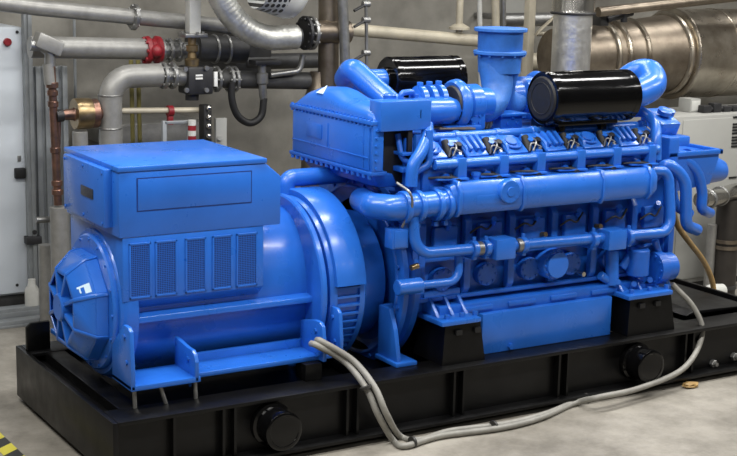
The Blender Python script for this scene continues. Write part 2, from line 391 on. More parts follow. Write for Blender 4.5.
# feet
MB().prism([(.17, .165, .425), (.58, .165, .425), (.58, .235, .425), (1.52, .235, .425), (1.52, .45, .425), (.17, .45, .425)], (0, 0, .03), .004).o('foot_plate', BLUE, gen)
MB().prism([(.17, 1.495, .425), (1.52, 1.495, .425), (1.52, 1.21, .425), (.17, 1.21, .425)], (0, 0, .03), .004).o('foot_plate', BLUE, gen)
def gusset(xx, ztop, y0_, name='foot_gusset', t=.025):
    b = MB().prism([(xx, y0_, .43), (xx, y0_, .54), (xx, y0_+.02, ztop-.02), (xx, y0_+.05, ztop), (xx, y0_+.11, ztop), (xx, .45, .62), (xx, .45, .43)], (t, 0, 0), .005)
    b.cyl((xx-.01, y0_+.09, ztop-.06), (xx, y0_+.09, ztop-.06), .014, seg=6); b.cyl((xx-.01, y0_+.06, ztop-.2), (xx, y0_+.06, ztop-.2), .014, seg=6)
    return b.o(name, BLUE, gen)
gusset(.17, .775, .165); gusset(.545, .6, .165, t=.025); gusset(1.36, .66, .17); gusset(1.49, .72, .2)
MB().box(.6, 1.5, .45, .48, .42, .50, .004).o('foot_web', BLUE, gen)
for xx in (.19, .37, .55):
    lean = .0 if xx != .37 else .03
    MB().cyl((xx+.01, .19, HB), (xx+.01-lean, .2, .43), .012, seg=8).o('jack_bolt', STEEL, gen, 'bare steel jacking bolt')
MB().box(1.25, 1.36, .18, .3, HB, .425, .004).o('foot_block', BLACK_SKID, gen, 'black block under the foot')

# ================================================================== ENGINE
eng = thing('gas_engine', 'large blue V-type gas engine on the middle of the black skid', 'engine', (3.04, EY, HB))
# flywheel housing
fh = MB().lathe((1.94, EY, GZ+.02), AX, [(.06, .3), (.06, .46), (0, .53), (0, .58), (.01, .6), (.045, .6), (.05, .57), (.07, .55), (.1, .585), (.14, .585), (.15, .57), (.2, .5), (.2, .3)], 72)
fh.bolts((1.94, EY, GZ+.02), (-1, 0, 0), .565, 28, .013, .014)
fho = fh.o('flywheel_housing', BLUE_CAST, eng)
MB().torus((1.94, EY, GZ+.02), AX, .535, .012, 60, 8).o('housing_rim', BLUE_CAST, fho)
lg = MB().prism([(1.89, .19, .335), (1.89, .42, .335), (1.89, .42, .66), (1.89, .30, .66), (1.89, .24, .54)], (.03, 0, 0), .004); lg.box(1.87, 2.02, .17, .42, HB, .35, .004)
lg.prism([(1.91, .4, .34), (2.01, .4, .34), (1.99, .4, .66), (1.91, .4, .66)], (0, .03, 0), .004).o('support_foot', BLUE, fho)
# crankcase
CX0, CX1 = 2.05, 4.12
ck = MB().prism([(CX0, .33, .60), (CX0, 1.33, .60), (CX0, 1.33, 1.34), (CX0, .33, 1.34)], (CX1-CX0, 0, 0), .015)
for k in range(7):
    xx = CX0+.02+k*.34
    ck.prism([(xx, .31, .66), (xx, .26, .74), (xx, .26, 1.16), (xx, .31, 1.24)], (.05, 0, 0), .008)
for zz in (.68, .93): ck.box(CX0, CX1, .265, .31, zz, zz+.025, .006)
for k in range(6):
    xx = CX0+.21+k*.34
    ck.cyl((xx, .34, .81), (xx, .27, .81), .075, seg=24, bev=.006); ck.bolts((xx, .27, .81), (0, -1, 0), .06, 8, .007, .008)
    ck.box(xx-.09, xx+.09, .25, .3, 1.0, 1.15, .02)
    ck.cyl((xx+.02, .28, 1.12), (xx-.02, .2, 1.18), .018); ck.cyl((xx+.09, .28, 1.0), (xx+.09, .235, 1.0), .02, seg=6)
cko = ck.o('crankcase', BLUE_CAST, eng)
for u, v in ((503, 242), (545, 236), (600, 228), (462, 250)):
    c = at(u, v, y=.22); MB().cyl((c.x, .3, c.z), (c.x-.01, .2, c.z+.015), .016, seg=10).o('sensor', BRASS, cko, 'brass sensor')
ic_ = at(557, 265, y=.2)
MB().lathe((ic_.x, .32, ic_.z), (0, -1, 0), [(0, .1), (.1, .1), (.108, .095), (.11, .085), (.135, .082), (.137, .02)], 36).bolts((ic_.x, .21, ic_.z), (0, -1, 0), .088, 12, .008, .01).o('inspection_cover', BLUE, cko)
c = at(583, 274, y=.2); MB().cyl((c.x, .3, c.z), (c.x, .19, c.z), .016, seg=10).o('tap', CHROME, cko, 'bright metal tap')
for u in (470, 515, 560, 605, 640):
    p_ = at(u, 233-(u-470)*.08, y=.24)
    MB().tube(spline([p_, p_+V((.05, -.03, .04)), p_+V((.12, -.02, .02)), p_+V((.2, .02, .07))], 5), .007, 8).o('sensor_wire', DARK, cko, 'thin dark wire')
# oil pan rail and sump
orl = MB().box(2.2, 4.08, .21, 1.45, .575, .655, .008)
for k in range(5):
    xx = 2.38+k*.34; orl.box(xx, xx+.22, .195, .22, .60, .635, .01)
orl.o('oil_pan_rail', BLUE_CAST, eng)
sm = MB().prism([(2.497, .165, HB), (3.55, .165, HB), (3.55, .165, .585), (2.497, .165, .585)], (0, 1.33, 0), .006).o('oil_sump', BLUE, eng)
c = at(510, 346, y=.165); MB().cyl((c.x, .165, c.z), (c.x, .145, c.z), .02, seg=6).o('drain_plug', BLUE_CAST, sm)
# mounts
def mount(xa, xb, far):
    f = (lambda y: y) if not far else (lambda y: 1.66-y)
    zt = .575
    b = MB()
    r0 = [(xa-.02, f(.075), HB), (xb+.02, f(.075), HB), (xb+.02, f(.4), HB), (xa-.02, f(.4), HB)]
    r1 = [(xa+.01, f(.10), zt), (xb-.01, f(.10), zt), (xb-.01, f(.38), zt), (xa+.01, f(.38), zt)]
    b._loft([r0, r1])
    o_ = b.o('mount_block', BLACK_SKID, eng, 'black mounting block')
    q = MB().box(xa-.04, xb-.03, min(f(.06), f(.42)), max(f(.06), f(.42)), zt, zt+.03, .005)
    for xx in (xa, (xa+xb)/2-.03, xb-.07):
        q.prism([(xx-.01, f(.16), zt+.03), (xx-.01, f(.38), zt+.03), (xx-.01, f(.38), zt+.15), (xx-.01, f(.26), zt+.13)], (.024, 0, 0), .003)
        q.cyl((xx+.035, f(.12), zt+.03), (xx+.035, f(.12), zt+.055), .018, seg=6)
    q.box(xa-.03, xb-.04, min(f(.28), f(.42)), max(f(.28), f(.42)), zt+.12, zt+.17, .006)
    q.o('mount_bracket', BLUE, o_, 'blue engine bracket')
    for xx in (xa+.1, xa+.24): MB().obox(V((xx, f(.090), .52)), (.022, 0, 0), (0, .015, 0), (0, 0, .016)).o('mount_slot', RUBBER, o_)
for far in (0, 1): mount(2.16, 2.44, far); mount(3.64, 4.02, far)
# coolant manifold along the side
def manifold(far=False):
    def fin(mb, name, par, m=BLUE, **k):
        if far: mb.mirror()
        return mb.o(name, m, par, **k)
    YM0, YM1, Z0, Z1 = .09, .29, 1.245, 1.44
    def sect(x, e=0.0):
        pts = [(YM0+.03, Z0), (YM0, Z0+.04), (YM0, Z1-.05), (YM0+.035, Z1), (YM1-.04, Z1), (YM1, Z1-.05), (YM1, Z0+.05), (YM1-.04, Z0)]
        cy, cz = (YM0+YM1)/2, (Z0+Z1)/2
        return [(x, cy+(y-cy)*(1+e), cz+(z-cz)*(1+e)) for y, z in pts]
    mb = MB(); mb._loft([sect(2.20, -.25), sect(2.26), sect(3.78), sect(3.83, -.2)])
    o_ = fin(mb, 'coolant_manifold', eng)
    for xx in (2.72, 3.36, 3.76, 2.24):
        mb = MB(); mb._loft([sect(xx-.012, .08), sect(xx-.008, .12), sect(xx+.008, .12), sect(xx+.012, .08)]); fin(mb, 'manifold_collar', o_)
    xc = at(508, 187, y=.09).x
    mb = MB().lathe((xc, .1, 1.372), (0, -1, 0), [(0, .075), (.035, .075), (.042, .068), (.044, .03), (.05, .028), (.05, .01)], 32); mb.bolts((xc, .062, 1.372), (0, -1, 0), .055, 8, .006, .006); fin(mb, 'round_cover', o_)
    mb = MB().prism([(2.36, .1, 1.30), (2.62, .1, 1.30), (2.66, .1, 1.33), (2.62, .1, 1.36), (2.36, .1, 1.36)], (0, -.012, 0), .004); fin(mb, 'cast_pad', o_)
    mb = MB().cyl((2.42, .19, 1.43), (2.42, .19, 1.47), .022, seg=12); mb.cyl((2.42, .19, 1.465), (2.42, .19, 1.485), .03, seg=6); fin(mb, 'filler_plug', o_)
    # left: flanges and hose to the elbow
    zc_, yc_ = 1.305, .19
    pth = fillet([(2.26, yc_, zc_+.01), (1.84, yc_, zc_), (1.76, yc_+.12, zc_), (1.86, .6, zc_-.02)], .07)
    mb = MB().tube(pth, .078, 20); e_ = fin(mb, 'coolant_elbow', eng)
    for xx in (2.2, 2.13, 2.0, 1.9):
        mb = MB().lathe((xx-.016, yc_, zc_), AX, [(0, .08), (.0, .094), (.006, .098), (.026, .098), (.032, .094), (.032, .08)], 28); mb.box(xx-.014, xx+.014, yc_-.02, yc_+.02, zc_-.13, zc_-.1, .003); fin(mb, 'hose_clamp', e_)
    return o_
manifold(); manifold(True)
# lower coolant pipe
yl = .14
pA = at(408, 215, y=yl); pB = at(424, 253, y=yl); pC = at(652, 234, y=yl+.02); pD = at(670, 170, y=yl+.06)
def zline(x): return pB.z+(pC.z-pB.z)*(x-pB.x)/(pC.x-pB.x)
pipe_pts = fillet([(pB.x-.07, yl+.03, 1.28), (pB.x-.06, yl, pB.z), (pC.x+.17, yl+.02, pC.z), (pC.x+.17, yl+.08, 1.39), (pC.x-.05, yl+.08, 1.40)], [.11, .1, .08])
cp = MB().tube(pipe_pts, .035, 16).o('coolant_pipe', BLUE, eng)
def xs(u): return at(u, 241, y=yl).x
for u in (474, 523, 593, 628, 486):
    xx = xs(u); mb = MB().cyl((xx-.018, yl, zline(xx)), (xx+.018, yl, zline(xx)), .052, seg=20, bev=.005)
    mb.box(xx-.014, xx+.014, yl-.02, yl+.15, zline(xx)-.065, zline(xx)-.035, .004); mb.cyl((xx, yl, zline(xx)+.05), (xx, yl, zline(xx)+.075), .012, seg=6)
    mb.o('pipe_clamp', BLUE, cp)
for u in (479, 519): MB().cyl((xs(u)-.02, yl, zline(xs(u))), (xs(u)+.02, yl, zline(xs(u))), .043, seg=18).o('pipe_coupling', STEEL, cp, 'bare metal coupling')
for u in (501, 612):
    xx = xs(u); MB().box(xx-.075, xx+.075, yl-.06, yl+.06, zline(xx)-.07, zline(xx)+.06, .008).o('sensor_box', BLUE, cp)
# oil pipe below
qA = at(404, 287, y=.17); qB = at(455, 285, y=.17); qC = at(458, 255, y=.2)
op = MB().tube(fillet([(qA.x-.04, .17, qA.z), (qB.x+.03, .17, qA.z-.005), (qB.x+.03, .19, qC.z+.02)], .08), .026, 14).o('oil_pipe', BLUE, eng)
MB().cyl((qA.x-.05, .17, qA.z), (qA.x+.12, .17, qA.z), .048, seg=18, bev=.006).o('oil_pipe_sleeve', BLUE, op)
c = at(411, 268, y=.16); MB().cyl(c, c+V((.05, .0, .01)), .018, seg=10).o('oil_tap', BRASS, op, 'brass tap')
# small control box under the hose clamps
a = at(392, 223, y=.17)
jb = MB().box(a.x+.0, a.x+.115, .16, .25, a.z-.16, a.z-.04, .006).o('junction_box', BLUE, eng)
MB().box(a.x+.012, a.x+.103, .153, .162, a.z-.15, a.z-.05, .003).o('box_lid', BLUE, jb)
MB().tube(spline([(a.x+.07, .17, a.z-.03), (a.x+.09, .1, a.z+.1), (a.x+.06, .08, a.z+.19), (a.x+.02, .16, a.z+.24)], 6), .008, 8).o('box_wire', STEEL, jb, 'pale thin wire')
# clutter on the flywheel side of the engine front
fr = MB()
fr.box(2.03, 2.12, .27, .5, .75, 1.72, .01).box(1.98, 2.06, .3, .34, 1.1, 1.7, .006).box(2.0, 2.1, .9, 1.4, .9, 1.45, .01)
fr.tube(fillet([(2.1, .24, 1.75), (2.1, .22, 1.55), (2.0, .24, 1.5), (2.0, .26, 1.4)], .05), .022, 12)
fr.tube(fillet([(1.95, .35, 1.72), (1.95, .3, 1.58), (2.06, .26, 1.52)], .05), .018, 12)
fr.box(1.93, 2.06, .26, .42, 1.5, 1.53, .004).box(1.93, 2.06, .26, .42, 1.6, 1.62, .004)
fr.o('end_framework', BLUE_CAST, eng)
fb = MB(); fb.box(1.86, 2.02, .36, .6, 1.42, 1.76); fb.box(1.98, 2.01, .28, .3, 1.5, 1.76).box(2.07, 2.09, .235, .25, 1.52, 1.72).o('loom_and_void_shade', RUBBER, eng, 'black wiring loom, with a black block standing for the shade behind it')  # black block is painted shade for the void behind the cooler; strips are loom

# -------------------------------------------------- rail, posts, heads
def bank(far=False):
    def fin(mb, name, par, m=BLUE, **k):
        if far: mb.mirror()
        return mb.o(name, m, par, **k)
    YR, ZR = .2, 1.545
    rail = fin(MB().tube([(2.12, YR, ZR), (2.2, YR, ZR), (3.9, YR, ZR)], .03, 14), 'fuel_rail', eng)
    px = [at(u, 160-(u-460)*.055, y=YR).x for u in (460, 502, 539, 579, 615, 650)]
    for i, xx in enumerate(px):
        mb = MB().prism([(xx-.035, YR-.03, ZR-.095), (xx+.035, YR-.03, ZR-.095), (xx+.03, YR-.035, ZR+.035), (xx-.03, YR-.035, ZR+.035)], (0, .08, 0), .006)
        mb.cyl((xx, YR, ZR+.03), (xx, YR, ZR+.05), .022, seg=10)
        po = fin(mb, 'rail_post', rail)
        mb = MB().prism([(xx-.17, YR-.02, ZR-.095), (xx+.03, YR-.06, ZR-.095), (xx+.03, .3, ZR-.095), (xx-.17, .3, ZR-.095)], (0, 0, .012), .002)
        fin(mb, 'lug', po)
    pitch = (px[-1]-px[0])/5
    for i in range(6):
        xl = px[0]-pitch*.78+i*pitch; xr = xl+pitch*.96
        hd = MB().prism([(xl, .25, 1.30), (xl, .24, 1.49), (xl, .26, 1.535), (xl, .37, 1.63), (xl, .56, 1.63), (xl, .56, 1.30)], (pitch*.96, 0, 0), .012)
        hd.box(xl+.05, xl+.25, .2, .26, 1.36, 1.41, .01); hd.cyl((xl+.15, .25, 1.46), (xl+.15, .21, 1.455), .03, seg=14)
        ho = fin(hd, 'cylinder_head', eng, BLUE_CAST)
        # slanted cover: local axes along x and up the slope
        s = V((0, .16, .115)).normalized(); nn = V((0, -s.z, s.y))
        o_ = V((xl+.01, .238, 1.562))
        w = pitch*.5
        cov = MB().prism([o_, o_+V((w*1.05, 0, 0)), o_+V((w, 0, 0))+s*.13, o_+V((w*.8, 0, 0))+s*.165, o_+V((w*.1, 0, 0))+s*.165, o_+V((0, 0, 0))+s*.13], nn*.024, .008)
        cv = fin(cov, 'rocker_cover', ho)
        cc = o_+V((w*.5, 0, 0))+s*.1+nn*.024
        if i % 2 == 0:
            mb = MB().lathe(cc+V((-.005, 0, 0)), nn, [(-.004, .04), (.012, .04), (.016, .036), (.016, .015)], 24); mb.tube(spline([cc+V((-.06, 0, 0))+nn*.004-s*.03, cc+V((-.02, 0, 0))+nn*.012-s*.065, cc+V((.03, 0, 0))+nn*.012-s*.06, cc+V((.06, 0, 0))+nn*.004-s*.02], 5), .009, 8)
            fin(mb, 'cover_boss', cv, BLUE_CAST)
        else:
            mb = MB()
            for q in (-.045, .005, .05): mb.obox(cc+V((q, 0, 0))+nn*.016-s*.01, V((.012, 0, 0)), s*.06, nn*.016, .004)
            fin(mb, 'cover_ribs', cv, BLUE_CAST)
        # hardware in the gap: coil, leads and small blue pipes
        g = o_+V((w*1.38, 0, 0))
        mb = MB().cyl(g+s*.05-nn*.02, g+s*.15+nn*.02, .024, seg=16, bev=.005); mb.cyl(g+V((.075, 0, 0))+s*.1, g+V((.075, 0, 0))+s*.1+nn*.035, .02, seg=14)
        fin(mb, 'ignition_coil', ho, RUBBER, label='black ignition coil')
        mb = MB(); mb.tube(spline([g+s*.02+nn*.01, g+s*.06+nn*.045+V((.03, 0, 0)), g+s*.12+nn*.02+V((.05, 0, 0)), g+s*.16+nn*.01], 6), .006, 8)
        mb.tube(spline([g+V((-.02, 0, 0))+s*.03, g+V((.0, 0, 0))+s*.06+nn*.04, g+V((.07, 0, 0))+s*.04+nn*.02], 6), .006, 8)
        mb.cyl(g+V((.045, 0, 0))+s*.02+nn*.0, g+V((.045, 0, 0))+s*.02+nn*.03, .011, seg=8)
        fin(mb, 'spark_lead', ho, STEEL, label='bright metal lead')
        mb = MB().tube(fillet([g+V((.11, 0, 0))+s*.0+nn*.0, g+V((.11, 0, 0))+s*.06+nn*.035, g+V((.11, 0, 0))+s*.17+nn*.01], .03), .012, 10)
        mb.obox(g+V((.04, 0, 0))+s*.15+nn*.0, (.06, 0, 0), s*.02, nn*.02, .006); mb.cyl(g+V((.02, 0, 0))+s*.11, g+V((.02, 0, 0))+s*.11+nn*.03, .022, seg=12)
        fin(mb, 'injector_pipe', ho)
        # dark bits and exhaust port under the rail
        mb = MB().cyl((xl+.2, .27, 1.46), (xl+.2, .15, 1.44), .02, seg=10); mb.tube(spline([(xl+.04, .24, 1.46), (xl+.12, .17, 1.47), (xl+.24, .18, 1.455)], 5), .008, 8)
        fin(mb, 'head_wire', ho, DARK, label='dark wire and plug')
    gp = MB().tube([(2.2, .425, 1.675), (2.5, .425, 1.675), (3.9, .425, 1.675)], .03, 16); gpo = fin(gp, 'gas_manifold', eng)
    for xx in [x_+.12 for x_ in px]: fin(MB().cyl((xx-.02, .425, 1.675), (xx+.02, .425, 1.675), .037, seg=16, bev=.004), 'gas_manifold_clamp', gpo)
bank(); bank(True)
MB().box(2.12, 3.95, .56, 1.10, 1.3, 1.64, .02).o('valley_cover', BLUE_CAST, eng)

# -------------------------------------------------- intercooler across the engine, above the generator
IX = 1.75
ic = MB().box(IX, IX+.17, .55, 1.30, 1.495, 1.80, .012).box(IX, IX+.075, .31, .6, 1.495, 1.80, .008).o('intercooler', BLUE, eng)
fl = MB().box(IX-.018, IX+.2, .295, 1.315, 1.785, 1.812, .005)
for k in range(22): fl.cyl((IX-.009, .315+k*.0467, 1.785), (IX-.009, .315+k*.0467, 1.772), .008, seg=6); fl.cyl((IX-.009, .315+k*.0467, 1.812), (IX-.009, .315+k*.0467, 1.822), .009, seg=6)
fl.o('top_flange', BLUE, ic)
fl = MB().box(IX-.018, IX+.1, .295, 1.315, 1.485, 1.508, .005)
for k in range(16): fl.cyl((IX-.008, .32+k*.064, 1.487), (IX-.008, .32+k*.064, 1.465), .013, seg=6)
fl.prism([(IX+.02, .33, 1.487), (IX+.02, 1.27, 1.487), (IX+.08, 1.2, 1.40), (IX+.08, .36, 1.40)], (.14, 0, 0), .01).o('bottom_flange', BLUE_CAST, ic)
fp = MB().box(IX-.010, IX+.01, .335, 1.285, 1.512, 1.775, .004).o('face_panel', BLUE, ic)
sm_ = MB()
for (ya, yb, za, zb) in ((.34, 1.28, 1.585, 1.592), (.82, .828, 1.592, 1.74), (.39, .394, 1.52, 1.77)): sm_.box(IX-.016, IX, ya, yb, za, zb, .001)
sm_.box(IX-.016, IX-.008, .9, 1.1, 1.63, 1.72, .002).o('face_ribs', BLUE, fp)
cp_ = MB().box(IX-.005, IX+.07, .298, .315, 1.51, 1.785, .004)
for k in range(6): cp_.cyl((IX+.02, .30, 1.53+k*.045), (IX+.02, .288, 1.53+k*.045), .009, seg=6)
cp_.o('side_cover', BLUE, ic)
# dome: tapered hood rising over the cooler
rings = []
def hood(y, h, w): 
    pts = []
    for k in range(15):
        a = PI*k/14; ca, sa = math.cos(a), math.sin(a)
        pts.append((IX+.13-w*math.copysign(abs(ca)**.7, ca), y, 1.808+h*abs(sa)**.75))
    return pts
hs = [(1.29, .012, .12), (1.26, .045, .125), (1.17, .1, .13), (1.05, .135, .13), (.92, .145, .13), (.83, .135, .13), (.72, .105, .13), (.55, .085, .13), (.4, .08, .13), (.34, .06, .12), (.32, .015, .12)]
db = MB(); db._loft([hood(*q) for q in hs]); dome = db.o('hood', BLUE, ic)
wc = at(341, 95, x=IX+.08); 
ws = MB()
c = V((IX-.0, 1.02, 1.93)); 
nr = V((-.75, -.05, .66)).normalized(); t1 = nr.cross(V((0, 0, 1))).normalized(); t2 = t1.cross(nr).normalized()
# sticker sits on the hood's upper slope; take the highest ring point facing the room
c = V((IX+.13-.13*math.cos(PI*3/14)**.7, .98, 1.808+.14*math.sin(PI*3/14)**.75))
c2 = V((IX+.13-.13*math.cos(PI*5/14)**.7, .98, 1.808+.14*math.sin(PI*5/14)**.75)); t2 = (c2-c).normalized(); t1 = V((0, -1, 0)); nr = t1.cross(t2).normalized()
if nr.z < 0: nr = -nr
c = (c+c2)/2+nr*.006
ws.prism([c-t1*.045-t2*.028, c+t1*.045-t2*.028, c+t2*.045], nr*.003)
ws.o('warning_sticker', STICK, dome, 'small pale triangular warning sticker')
# box at the near end of the cooler
a = at(378, 99, y=.26); c = at(430, 128, y=.26)
ab = MB().box(1.775, 2.13, .262, .40, 1.75, 1.93, .01).o('actuator_box', BLUE, eng)
q = MB(); q.cyl((1.93, .42, 1.92), (1.93, .42, 1.955), .04, seg=20, bev=.006); q.cyl((2.09, .4, 1.92), (2.09, .4, 1.95), .03, seg=16)
q.tube(fillet([(1.97, .36, 1.92), (1.97, .36, 1.965), (2.05, .36, 1.97), (2.1, .42, 1.92)], .03), .018, 10); q.box(2.12, 2.15, .3, .34, 1.78, 1.86, .004)
q.o('box_fittings', BLUE_CAST, ab)
MB().box(2.05, 2.056, .262, .268, 1.82, 1.87).o('seam', DARK, ab)
e0 = at(427, 124, y=.31); e1 = at(427, 136, y=.27); e2 = at(421, 152, y=.23); e3 = at(413, 166, y=.22); e4 = at(411, 186, y=.22)
MB().tube(spline([e0, e1, e2, e3, e4], 6), [.038]*25, 16).o('crossover_pipe', BLUE, eng)
# pipe under the cooler, behind the generator box
c = at(292, 178, y=.95)
MB().tube(fillet([(c.x-.04, .95, c.z-.12), (c.x-.04, .95, c.z), (2.1, .95, c.z)], .05), .056, 18).o('return_pipe', BLUE, eng)

# -------------------------------------------------- turbochargers and exhaust stack
def turbo(far=False):
    def fin(mb, name, par, m=BLUE, **k):
        if far: mb.mirror()
        return mb.o(name, m, par, **k)
    yt, zt = .66, 1.845
    X = lambda u: at(u, 97, y=yt).x
    xd = X(456)
    cs = MB().lathe((xd-.02, yt, zt), AX, [(0, .075), (.0, .095), (-.015, .14), (.0, .155), (.03, .16), (.05, .15), (.07, .12), (.075, .05)], 40)
    t = fin(cs, 'turbocharger', eng)
    mb = MB().lathe((xd-.03, yt, zt), AX, [(0, .05), (-.012, .09), (-.012, .11), (.0, .12), (.02, .12), (.02, .05)], 36); fin(mb, 'bearing_disc', t, DARK, label='dark bearing disc')
    mb = MB().lathe((xd+.05, yt, zt), AX, [(0, .1), (.02, .125), (.1, .125), (.12, .1), (.2, .095)], 32); mb.box(xd+.06, xd+.17, yt-.1, yt+.05, zt-.16, zt+.02, .015); mb.bolts((xd+.09, yt-.1, zt-.09), (0, -1, 0), .035, 5, .01, .01); fin(mb, 'turbine_housing', t)
    mb = MB().lathe((xd-.3, yt-.05, zt-.03), AX, [(0, .085), (.02, .088), (.2, .09), (.23, .08), (.26, .07)], 28); mb.bolts((xd-.04, yt-.05, zt-.03), AX, .06, 6, .01, .01); co = fin(mb, 'compressor_pipe', t)
    for dx, r in ((-.2, .098), (-.13, .1), (-.27, .095)):
        mb = MB().lathe((xd+dx-.017, yt+.01, zt+.03), AX, [(0, r-.02), (0, r), (.034, r), (.034, r-.02)], 28); mb.box(xd+dx-.012, xd+dx+.012, yt-.01, yt+.03, zt+.03+r-.005, zt+.03+r+.022, .003); fin(mb, 'band_clamp', co)
    mb = MB().cyl((xd-.05, yt+.02, zt-.05), (xd-.05, yt+.02, 1.65), .07, seg=20); mb.box(xd-.15, xd+.12, yt-.13, yt+.13, 1.68, 1.72, .01); fin(mb, 'pedestal', t, BLUE_CAST)
    mb = MB().cyl((xd+.2, yt+.03, zt-.13), (xd+.29, yt+.05, zt-.13), .05, seg=20)
    for k in range(4): mb.torus((xd+.2+k*.026, yt+.03+k*.005, zt-.13), AX, .05, .008, 20, 6)
    fin(mb, 'bellows', t, BRASS, label='bare bronze bellows')
    mb = MB().prism([(xd-.2, yt-.12, 1.70), (xd+.02, yt-.2, 1.70), (xd+.02, yt, 1.70), (xd-.2, yt, 1.70)], (0, 0, .015), .003); fin(mb, 'heat_shield', t, BRONZE, label='bare metal shield plate')
turbo(); turbo(True)
XD = at(456, 97, y=.66).x
stk = MB().lathe((EX, EY, 2.02), (0, 0, 1), [(0, .14), (.05, .142), (.08, .144), (.09, .146), (.27, .15), (.28, .155)], 40).o('exhaust_stack', BLUE_DULL, eng)
for z_, r_, n_ in ((2.14, .176, 12), (2.29, .176, 0)):
    mb = MB().lathe((EX, EY, z_), (0, 0, 1), [(0, .13), (0, r_-.004), (.004, r_), (.02, r_), (.024, r_-.004), (.024, .13)], 44)
    if n_: mb.bolts((EX, EY, z_), (0, 0, -1), .161, n_, .01, .012)
    mb.o('stack_flange', BLUE_DULL, stk)
for s_ in (0, 1):
    q1, q2 = at(497, 88, y=.79), at(493, 103, y=.74)
    pth = spline([(EX-.01, EY, 2.13), (EX-.03, EY-.005, 2.06), q1, q2, at(484, 109, y=.69), (XD+.15, .66, 1.84)], 7)
    n_ = len(pth); rr = [.138+(.092-.138)*min(1, (i/(n_-1))*1.7)**.7 for i in range(n_)]
    mb = MB().tube(pth, rr, 24)
    if s_: mb.mirror()
    mb.o('stack_branch', BLUE_DULL, stk)
sd = MB().box(EX-.08, EX+.1, EY-.15, EY+.15, 1.64, 1.75, .012); sd.box(EX-.1, EX+.12, EY-.17, EY+.17, 1.745, 1.765, .005); sd.bolts((EX+.01, EY-.15, 1.70), (0, -1, 0), .04, 4, .012, .012)
sd.o('stack_support', BLUE, eng)

# -------------------------------------------------- air filters with elbows
def air_filter(far=False):
    def fin(mb, name, par, m=BLACK, **k):
        if far: mb.mirror()
        return mb.o(name, m, par, **k)
    yf, zf, xa, xb, r = .36, 1.895, 3.04, 3.74, .165
    if far: xb, r, zf = 3.62, .15, 1.945; xa = 3.06
    body = MB().lathe((xa, yf, zf), AX, [(0, r-.03), (0, r-.004), (.01, r+.006), (.05, r+.006), (.055, r), (xb-xa-.055, r), (xb-xa-.05, r+.005), (xb-xa-.01, r+.005), (xb-xa, r-.004), (xb-xa, .03)], 56)
    o_ = fin(body, 'air_filter', eng, label='gloss black cylindrical air filter')
    mb = MB().lathe((xa-.012, yf, zf), AX, [(0, .02), (0, r-.035), (.014, r-.022)], 48); mb.torus((xa-.01, yf, zf), AX, .1, .006, 36, 6); fin(mb, 'end_cap', o_, RUBBER, label='flat matt black end cap')
    mb = MB().box(xa+.06, xb-.06, yf-.03, yf+.03, zf+r-.005, zf+r+.004, .002); fin(mb, 'filter_seam', o_)
    mb = MB().box(xa+.1, xb-.1, yf-.05, yf+.16, zf-r-.015, zf-r+.02, .008); mb.box(xa+.15, xa+.2, yf, yf+.3, 1.66, zf-r, .006); mb.box(xb-.2, xb-.15, yf, yf+.3, 1.66, zf-r, .006); fin(mb, 'filter_bracket', o_)
    pts = [(xb-.02, yf, zf), (xb+.20, yf+.0, zf+.0), (xb+.26, yf+.25, zf+.07), (xb+.08, yf+.48, zf-.04), (3.80, 1.0, 1.865), (3.62, 1.0, 1.86)] if not far else None
    if not far:
        pp = spline([(xb-.02, yf, zf), (xb+.1, yf, zf+.005), (xb+.25, yf+.03, zf+.055), (xb+.32, yf+.14, zf+.12), (xb+.29, yf+.25, zf+.1), (xb+.2, yf+.35, zf-.02), (xb+.06, yf+.45, zf-.13), (3.60, .97, 1.76), (3.45, 1.0, 1.80)], 8)
    else:
        M = lambda p: (2*EX-p[0], 2*EY-p[1], p[2])
        B_ = at(398, 110, y=.72); D_ = at(352, 68, y=1.08)
        pp = fillet([M(q) for q in [(2*EX-xb+.02, 1.3, zf), (D_.x+.07, 1.3, zf), (D_.x, D_.y, D_.z), (B_.x, B_.y, B_.z), (2.35, .62, 1.82), (2.45, .62, 1.82)]], [.08, .1, .15, .2], 10)
    el = MB().tube(pp, .095 if not far else .074, 24)
    e_ = fin(el, 'intake_elbow', o_, BLUE, label='blue intake elbow')
    mb = MB().cyl((xb-.005, yf, zf), (xb+.03, yf, zf), .106 if not far else .085, seg=32, bev=.005); fin(mb, 'elbow_clamp', o_, BLACK)
air_filter(); air_filter(True)

# -------------------------------------------------- right hand (pump) end
pe = MB().box(4.1, 4.2, .3, 1.36, .62, 1.6, .02); pe.box(4.18, 4.3, .45, 1.2, .7, 1.3, .03)
pe.o('gear_case', BLUE_CAST, eng)
def E3(u, v, y): return at(u, v, y=y)
# thermostat outlet: flared trough with a spout
oa = [E3(664, 152, .42), E3(705, 159, .42)]
zT = oa[0].z
ho = MB()
X0, X1 = oa[0].x-.02, oa[1].x
ho._loft([[(X0+.1, .36, zT-.27), (X1+.0, .36, zT-.24), (X1+.0, .62, zT-.24), (X0+.05, .62, zT-.25)],
          [(X0-.02, .32, zT-.05), (X1+.03, .32, zT-.05), (X1+.03, .8, zT-.05), (X0-.02, .8, zT-.05)],
          [(X0-.02, .32, zT-.01), (X1+.03, .32, zT-.01), (X1+.03, .8, zT-.01), (X0-.02, .8, zT-.01)]])
hh = ho.o('outlet_housing', BLUE, eng)
rm = MB()
for (xa, xb, ya, yb) in ((X0-.04, X1+.05, .30, .33), (X0-.04, X1+.05, .79, .82), (X0-.04, X0-.01, .30, .82), (X1+.02, X1+.05, .30, .82)): rm.box(xa, xb, ya, yb, zT-.02, zT+.012, .004)
rm.box(X0+.08, X0+.14, .33, .79, zT-.03, zT+.02, .008).o('outlet_rim', BLUE, hh)
